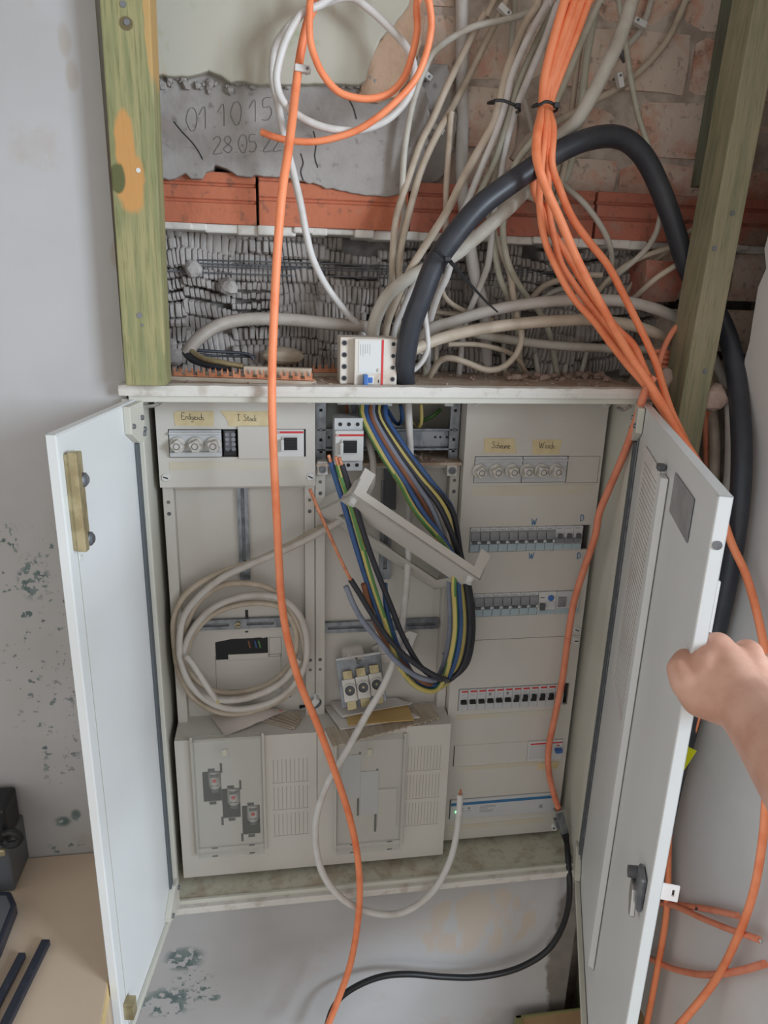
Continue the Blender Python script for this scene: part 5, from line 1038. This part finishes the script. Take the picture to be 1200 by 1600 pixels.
wire('black wire of the loop stripped to a long bare copper end', loop(597, 0, 18, 14, -4, .046)+endp([(690, 1060), (664, 1047), (632, 1024), (605, 995), (580, 958), (562, 928), (548, 906)], -.012), 'w_black', [(533, 876), (515, 836), (499, 800), (489, 776), (484, 764)])
wire('blue wire of the loop ending straight up in the middle', loop(602, 0, 14, 2, 8, .05)+endp([(672, 1076), (648, 1058), (626, 1020), (612, 985), (604, 950), (601, 912)], .016), 'w_blue')
KI = 'loose wires deep in the open compartment'
for i, (pts, m_) in enumerate((([(626, 632, .12), (628, 655, .13), (620, 662, .15), (605, 640, .17)], 'w_blue'), ([(658, 632, .12), (658, 660, .12), (650, 668, .14), (640, 655, .17)], 'w_yellow'), ([(640, 700, .18), (662, 718, .16), (690, 722, .17), (702, 702, .19)], 'w_blue'), ([(635, 708, .19), (660, 725, .175), (694, 712, .19)], 'w_blue'), ([(655, 660, .17), (676, 650, .16), (688, 640, .17)], 'w_green'), ([(541, 632, .13), (543, 650, .14)], 'w_brown'), ([(552, 632, .13), (556, 650, .14)], 'w_grey'), ([(648, 715, .195), (680, 690, .19), (700, 716, .195)], 'w_black'), ([(540, 730, .13), (542, 742, .14)], 'w_brown'), ([(553, 730, .13), (556, 742, .14)], 'w_brown'))):
    lab = ['blue wire bent under the brass busbar', 'yellow wire bent under the brass busbar', 'upper blue wire curling below the rail at right', 'lower blue wire curling below the rail at right', 'green wire behind the busbar at right', 'brown wire above the bare main switch', 'grey wire above the bare main switch', 'black wire curling in the compartment\'s right corner', 'left brown wire below the bare main switch', 'right brown wire below the bare main switch'][i]
    cable('single_wire', lab, pts, 6, m_, KI, step=.004)
# ================================================================ loose pieces inside the cabinet
TL, TR = P(549, 772, -.03), P(750, 908, -.03); uu = (TR-TL).normalized(); BLp = P(517, 820, .10); pp = BLp-TL; pp = (pp-uu*pp.dot(uu)).normalized(); nn = uu.cross(pp); nn = -nn if nn.z < 0 else nn
Lu, Lp = (TR-TL).length, .145
XC = Matrix(((uu.x, pp.x, nn.x, TL.x), (uu.y, pp.y, nn.y, TL.y), (uu.z, pp.z, nn.z, TL.z), (0, 0, 0, 1)))
lc = thing('loose_cover', 'loose beige slotted cover hanging slantwise in the middle field', 'cover', TL+pp*.07+uu*.12)
mb = MB(XC)
mb.box(0, Lu, 0, Lp*.41, 0, .003); mb.box(0, Lu, Lp*.74, Lp, 0, .003); mb.box(0, Lu*.10, Lp*.41, Lp*.74, 0, .003); mb.box(Lu*.92, Lu, Lp*.41, Lp*.74, 0, .003)
mb.build('front_plate', 'panel', lc)
mb = MB(XC); mb.prism([(0, 0, 0), (Lu, 0, 0), (Lu, 0, .05), (Lu-.020, 0, .05), (Lu-.020, 0, .016), (.020, 0, .016), (.020, 0, .05), (0, 0, .05)], (0, .003, 0)); mb.build('upper_wall', 'panel', lc, bevel=.0005)
mb = MB(XC); mb.box(0, Lu, Lp-.003, Lp, 0, .02); mb.build('lower_wall', 'panel', lc, bevel=.0005)
mb = MB(XC); mb.box(0, .003, 0, Lp, 0, .03); mb.build('end_wall', 'panel', lc, bevel=.0005); mb = MB(XC); mb.box(Lu-.003, Lu, 0, Lp, 0, .03); mb.build('end_wall', 'panel', lc, bevel=.0005)
for a_ in (.011, Lu-.012):
    mb = MB(XC); mb.lathe([(.0065, 0), (.0065, .004), (.0055, .004), (.0055, .009), (.006, .010)], (a_, .012, 0), (0, 0, -1), 16); mb.build('lock_screw', 'white', lc, True)

def sheet(name, px, z, m, label, cat, th=.0012, ymax=.118, parent=None, group=None):
    pts = []
    for x, y in px:
        q = PZ(x, y, z)
        if q.y > ymax: q = P(x, y, ymax); q = Vector((q.x, ymax, z+ZB))
        pts.append(q)
    o = MB().prism(pts, (0, 0, th)).build(name, m, parent, bevel=.0004)
    return tag(o, label, cat, group) if parent is None else o
def ribbed(px, z, n, label):
    c = [PZ(x, y, z) for x, y in px]
    for q in c: q.y = min(q.y, .116)
    t = thing('ribbed_strip', label, 'strip', (c[0]+c[2])/2); MB().prism(c, (0, 0, .0025)).build('base', 'ribbed', t)
    for i in range(n):
        a, b = c[0].lerp(c[1], (i+.5)/n), c[3].lerp(c[2], (i+.5)/n); up = Vector((0, 0, .0032)); MB().tube([a+up, b+up], .0012, 5).build('rib', 'ribbed', t); MB().lathe([(.0022, 0), (.0022, .004), (.001, .005)], b+up*.7, (b-a), 6).build('rib_end', 'ribbed', t)
    return t
ribbed([(507, 1140), (668, 1094), (688, 1122), (520, 1168)], .3262, 16, 'long ribbed plastic strip under the paper stack on the middle fuse panel')
ribbed([(402, 1124), (466, 1110), (470, 1120), (456, 1140)], .3262, 6, 'short ribbed plastic strip beside the zip bag on the left fuse panel')
KP = 'papers stacked on the middle fuse panel'
sheet('paper_sheet', [(507, 1085), (610, 1060), (656, 1122), (532, 1141)], .3305, 'paper', 'cream paper at the bottom of the stack under the fuse base', 'paper', .003, group=KP)
sheet('envelope', [(540, 1112), (634, 1096), (647, 1126), (544, 1134)], .3342, 'paper_tan', 'yellow brown envelope in the middle of the paper stack', 'paper', .002, group=KP)
for i in range(4): sheet('paper_sheet', [(515+i, 1086), (617+i, 1066), (645-i, 1098+i), (535, 1122-i)], .337+.0016*i, 'paper', ['lowest of the four folded white sheets below the loose fuse base', 'second of the four folded white sheets below the loose fuse base', 'third of the four folded white sheets below the loose fuse base', 'topmost folded white sheet directly under the loose fuse base'][i], 'paper', .0012, group=KP)
# three-pole fuse base lying on the papers
fb0 = P(566, 1072, .070); fu = (P(600, 1066, .070)-P(533, 1077, .070)).normalized(); fv = Vector((0, .45, .89)); fv = (fv-fu*fv.dot(fu)).normalized(); fn = fu.cross(fv); fn = -fn if fn.y > 0 else fn
t = thing('fuse_socket', 'loose three-pole ceramic fuse socket with brass clamps lying on the papers', 'fuse socket', fb0-fv*.03)
MB().ob(fb0-fn*.012+fv*.010, fu*.041, fn*.003, fv*.044).build('mounting_plate', 'zinc', t, bevel=.001)
MB().ob(fb0+fv*.054, fu*.041, fn*.012, fv*.002).build('plate_flange', 'devgrey', t, bevel=.001)
for i in range(3):
    c = fb0+fu*(-.0235+.0245*i)+fv*(-.003+.0015*i); MB().ob(c, fu*.0120, fn*.010, fv*.0200).build('ceramic_block', 'ceramic', t, bevel=.002)
    MB().lathe([(.0112, 0), (.0112, .006), (.0092, .006), (.009, -.004)], c+fn*.010, fn, 16).build('socket_ring', 'ceramic', t, True); MB().cyl(c+fn*.0101, c+fn*.0106, .0090, None, 14).build('socket_hole', 'darkgrey', t); MB().cyl(c+fn*.0104, c+fn*.0125, .0022, None, 8).build('contact', 'brass', t)
    for s in (1, -1):
        cc_ = c+fv*(s*.027)+fn*.002; MB().ob(cc_, fu*.0085, fn*.007, fv*.0075).build('brass_clamp', 'brass', t, bevel=.001)
        for k in (-1, 1): MB().cyl(cc_+fu*(k*.004)+fn*.006, cc_+fu*(k*.004)+fn*.008, .0028, None, 10).build('clamp_screw', 'brass', t)
# zip bag, diagram sheet, screws, glands
c = [PZ(x, y, z) for x, y, z in ((330, 1120, .330), (424, 1083, .338), (447, 1110, .336), (352, 1150, .328))]
for q in c: q.y = min(q.y, .115)
t = thing('zip_bag', 'small cloudy zip bag with a red line lying on the left fuse panel', 'bag', (c[0]+c[2])/2)
mb = MB(); N_ = 10; rs = [[c[0].lerp(c[1], i/N_).lerp(c[3].lerp(c[2], i/N_), j/6)+Vector((0, 0, .016*math.sin(PI*i/N_)*math.sin(PI*j/6)+.0015*noise.noise((i*1.3, j*1.1, 3)))) for j in range(7)] for i in range(N_+1)]
mb.rings(rs, False, False); b0 = [[v-Vector((0, 0, .001+.006*math.sin(PI*i/N_)*math.sin(PI*j/6))) for j, v in enumerate(r_)] for i, r_ in enumerate(rs)]; mb.rings(b0, False, False); mb.build('film', 'plasticbag', t, True)
MB().tube([c[1].lerp(c[0], .06)+Vector((0, 0, .002)), c[2].lerp(c[3], .06)+Vector((0, 0, .002))], .0007, 5).build('zip_line', 'red', t)
t = thing('diagram_sheet', 'crumpled circuit diagram sheet standing against the middle meter plate', 'paper', P(612, 1020, .10))
MB().prism([P(580, 1012, .112), P(640, 986, .116), (P(652, 990, .114)), P(636, 1030, .108), P(600, 1036, .105)], (0, .0008, 0)).build('sheet', 'paper', t)
for i in range(7): MB().tube([P(634+i*2.2-8, 992+i, .1135), P(625+i*2.2-8, 1020+i, .1085)], .00045, 4).build('print_line', 'ink', t)
outline(590, 1010, 612, 1022, .1045, t, .0006, 'ink', 'print_frame')
t = thing('parts_bag', 'clear bag with small bolts above the loose fuse socket', 'bag', P(552, 1026, .09))
for i, (x, y) in enumerate(((541, 1027), (552, 1025), (561, 1029), (547, 1021))):
    q = P(x, y, .09); MB().lathe([(.0045, 0), (.0045, .003), (.0022, .003), (.0022, .010)], q, (U(-1, 1), -.6, U(-.5, 1)), 6).build('bolt', 'steel', t)
MB().prism([P(534, 1014, .085), P(566, 1010, .085), P(572, 1032, .082), P(536, 1034, .082)], (0, .014, 0)).build('film', 'clearbag', t, bevel=.004)
def gland(label, x, y, Y, ax, r_, L_):
    q = P(x, y, Y); t = thing('cable_gland', label, 'cable gland', q); ax = Vector(ax).normalized()
    MB().lathe([(r_, 0), (r_, L_*.45), (r_*.75, L_*.5), (r_*.6, L_*.5), (r_*.6, .001)], q, ax, 6).build('nut', 'white', t); MB().lathe([(r_*.78, 0), (r_*.8, L_*.12), (r_*.74, L_*.2), (r_*.8, L_*.3), (r_*.74, L_*.4), (r_*.6, L_*.45)], q, -ax, 14).build('thread', 'zinc', t, True)
gland('white and metal cable gland lying beside the hanging orange cable', 492, 1096, .062, (-.5, -.2, .6), .012, .022)
gland('second white gland lying behind the zip bag', 444, 1083, .085, (-1, .1, .15), .008, .03)
tag(MB().prism([PZ(464, 1080, .33), PZ(473, 1080, .33), PZ(478, 1105, .33), PZ(468, 1108, .33)], (0, 0, .006)).build('dark_tape_roll_end', 'slate', bevel=.001), 'small dark blue piece beside the gland on the left fuse panel', 'scrap')
# metal coupler, plug and black cord
q0, q1 = P(872, 1264, .052), P(882, 1300, .044); dd = (q1-q0).normalized(); sd = dd.cross(Vector((0, 1, 0))).normalized(); fr_ = dd.cross(sd)
t = thing('network_coupler', 'metal network coupler joining orange cable and black plug at lower right', 'coupler', q1)
MB().ob((q0+q1)/2, dd*((q1-q0).length/2), sd*.0075, fr_*.007).build('body', 'zinc', t, bevel=.0015); MB().ob((q0+q1)/2-sd*.010+dd*.002, dd*.010, sd*.004, fr_*.005).build('side_clip', 'zinc_dull', t, bevel=.001); MB().ob(q0+dd*.002, dd*.002, sd*.009, fr_*.0085).build('collar', 'steel', t, bevel=.001)
MB().lathe([(.006, 0), (.006, .002), (.004, .002), (.004, 0)], P(866, 1293, .048), (0, -1, .1), 14).build('ring', 'white', t, True)
q2 = P(886, 1320, .036)
t = thing('power_cable', 'black cord with moulded plug dropping from the coupler and curving left below', 'cord', q2)
d2 = (q2-q1).normalized(); s2 = d2.cross(Vector((0, 1, 0))).normalized(); MB().rings([[p_+s2*(a*w2)+Vector((0, 1, 0))*(b*w2*.6) for a, b in ((-1, -1), (1, -1), (1, 1), (-1, 1))] for p_, w2 in ((q1-d2*.004, .007), (q1+d2*.004, .0075), (q2, .0042), (q2+d2*.006, .0035))]).build('plug', 'black', t, bevel=.001)
cable('sheath', '', [(886, 1318, .037), (888, 1345, .01), (890, 1380, -.012), (888, 1415, -.016), (878, 1450, -.016), (858, 1482, -.016), (828, 1504, -.016), (790, 1519, -.018), (740, 1527, -.02), (690, 1526, -.02), (640, 1522, -.02), (600, 1525, -.022), (565, 1537, -.026), (535, 1556, -.03), (518, 1580, -.034), (508, 1615, -.04)], 9, 'black', parent=t)
tg = MB().prism([PX(1068, 1163, .50), PX(1089, 1173, .50), PX(1068, 1205, .50), PX(1052, 1198, .50)], (-.0012, 0, 0)).build('yellow_tag', 'yellow'); tag(tg, 'bright yellow tag behind the right door\'s free edge', 'tag')

# ================================================================ table at lower left, box at lower right
TZ = .136
ex = lambda Y: -.4565-.0644*Y
t = thing('table', 'beige laminate table against the wall left of the cabinet', 'table', (-.8, -.3, 0))
MB().prism([(ex(.010), .010, ZZ(TZ)), (ex(-.75), -.75, ZZ(TZ)), (-1.5, -.75, ZZ(TZ)), (-1.5, .010, ZZ(TZ))], (0, 0, -.028)).build('tabletop', 'table', t, bevel=.001)
MB().prism([(ex(.010)+.0012, .009, ZZ(TZ)-.001), (ex(-.75)+.0012, -.749, ZZ(TZ)-.001), (ex(-.75), -.749, ZZ(TZ)-.001), (ex(.010), .009, ZZ(TZ)-.001)], (0, 0, -.026)).build('edge_band', 'edge', t)
for x in (-.52, -1.44):
    for y in (-.70, -.05): bx(t, 'leg', 'table', x-.025, x+.025, y-.025, y+.025, 0, ZZ(TZ)-.028, .002)
def bar(label, a, b, w_, h_):
    p0, p1 = PZ(*a, TZ), PZ(*b, TZ); d = (p1-p0).normalized(); n = Vector((-d.y, d.x, 0)); p1 = p0+d*.34; up = Vector((0, 0, 1))
    tag(MB().ob((p0+p1)/2+up*(h_/2+.0003), d*.17, n*w_/2, up*h_/2).build('metal_bar', 'slate', bevel=.0015), label, 'bar', 'dark bars on the table')
bar('right dark bar lying slanted on the table', (73, 1476), (12, 1600), .0125, .011)
bar('left dark bar lying slanted on the table at the photo\'s edge', (36, 1496), (2, 1562), .0105, .010)
c = [PZ(x, y, TZ+.025) for x, y in ((17, 1392), (25, 1410), (0, 1474), (-60, 1590), (-200, 1560), (-90, 1390))]
t = thing('dark_board', 'dark flat slab with rounded corner at the table\'s left edge', 'board', c[0]); MB().prism(c, (0, 0, -.0245)).build('slab', 'slate', t, bevel=.003)
cg = [v.lerp(sum(c, Vector())/6, .12)+Vector((0, 0, .0006)) for v in c]; MB().prism(cg, (0, 0, -.0004)).build('slab_face', 'darkgrey', t)
q = PZ(-30, 1392, TZ); b = P(10, 1270, q.y+.02)
t = thing('tool_case', 'black device with dangling strap at the left edge of the table', 'device', (q.x, q.y, ZZ(TZ)))
xr = P(11, 1300, q.y).x; zt_ = P(5, 1266, q.y).z; zm_ = P(5, 1318, q.y).z
bx(t, 'black_body', 'black', xr-.14, xr, q.y, q.y+.06, zm_, zt_, .006); bx(t, 'grey_base', 'darkgrey', xr-.13, xr+.001, q.y-.008, q.y+.068, ZZ(TZ)+.0005, zm_+.0005, .004)
st_ = MB(); st_.tube(catmull([P(8, 1302, q.y-.004), P(20, 1300, q.y-.012), P(31, 1307, q.y-.012), P(27, 1317, q.y-.012), P(14, 1320, q.y-.01), P(4, 1316, q.y-.01)], .003), .006, 8); st_.build('strap', 'black', t, True)
bx(t, 'buckle', 'brass', xr-.014, xr-.002, q.y-.016, q.y-.009, zm_-.012, zm_+.0, .002)
q = P(805, 1587, -.012)
t = thing('cardboard_box', 'brown cardboard box with olive edge strips on the floor below the cabinet', 'box', (q.x+.16, -.16, 0))
bx(t, 'body', 'cardboard', q.x, q.x+.30, -.30, -.0125, 0, q.z-.002, .002)
for x0, x1, y0, y1 in ((q.x-.0005, q.x+.013, -.3005, -.012), (q.x, q.x+.3005, -.018, -.012)): bx(t, 'edge_strip', 'card_edge', x0, x1, y0, y1, q.z-.03, q.z, .001)

# ================================================================ the hand on the door
eP = XR @ Vector((LR, -.008, .755)); dE = dep(eP)
def H(x, y, dd_): r_ = ray(x, y); return CAM + r_*((dE+dd_))
caps = []
def chain(*pts):
    for a, b in zip(pts[:-1], pts[1:]): caps.append((H(*a[:3]), a[3], H(*b[:3]), b[3]))
Wr = (1168, 1098, -.034, .029)
K = [(1122, 1012, -.004, .0150), (1168, 1022, .000, .0145), (1206, 1042, .008, .0135), (1236, 1070, .020, .0125)]
for k, kk in enumerate(K): chain(Wr, kk)
chain((1120, 1012, -.004, .0150), (1108, 1030, .022, .0112), (1098, 1060, .044, .0098), (1104, 1088, .046, .0088))
chain(K[1], (1150, 1044, .034, .0112), (1122, 1072, .052, .0100), (1112, 1100, .050, .0088))
chain(K[2], (1188, 1066, .042, .0106), (1152, 1094, .058, .0096), (1132, 1118, .054, .0085))
chain(K[3], (1212, 1096, .048, .0096), (1176, 1118, .060, .0086), (1156, 1136, .056, .0078))
chain(Wr, (1096, 1090, -.014, .0190), (1072, 1068, -.012, .0145), (1062, 1046, -.004, .0122), (1070, 1030, .008, .0108))
chain((1096, 1088, -.014, .018), (1104, 1040, -.010, .0165), (1122, 1016, -.006, .0145)); chain((1130, 1070, -.020, .021), (1145, 1035, -.010, .0165))
chain(Wr, (1215, 1156, -.075, .0335), (1310, 1285, -.165, .0400), (1430, 1450, -.270, .0440), (1640, 1740, -.400, .0480))
mb = MB()
for p0, r0, p1, r1 in caps:
    d = (p1-p0).length; mb.lathe([(r0*math.cos(a), -r0*math.sin(a)) for a in (1.4, 1.0, .5, 0)]+[(r1*math.cos(a), d+r1*math.sin(a)) for a in (0, .5, 1.0, 1.4)], p0, p1-p0, 16)
hd = mb.build('person', 'skin', None, True)
rm = hd.modifiers.new('remesh', 'REMESH'); rm.mode = 'VOXEL'; rm.voxel_size = .0024; rm.use_smooth_shade = True
sm = hd.modifiers.new('smooth', 'SMOOTH'); sm.iterations = 9; sm.factor = .5
tag(hd, 'bare right hand and forearm of a person gripping the right door\'s edge', 'person')
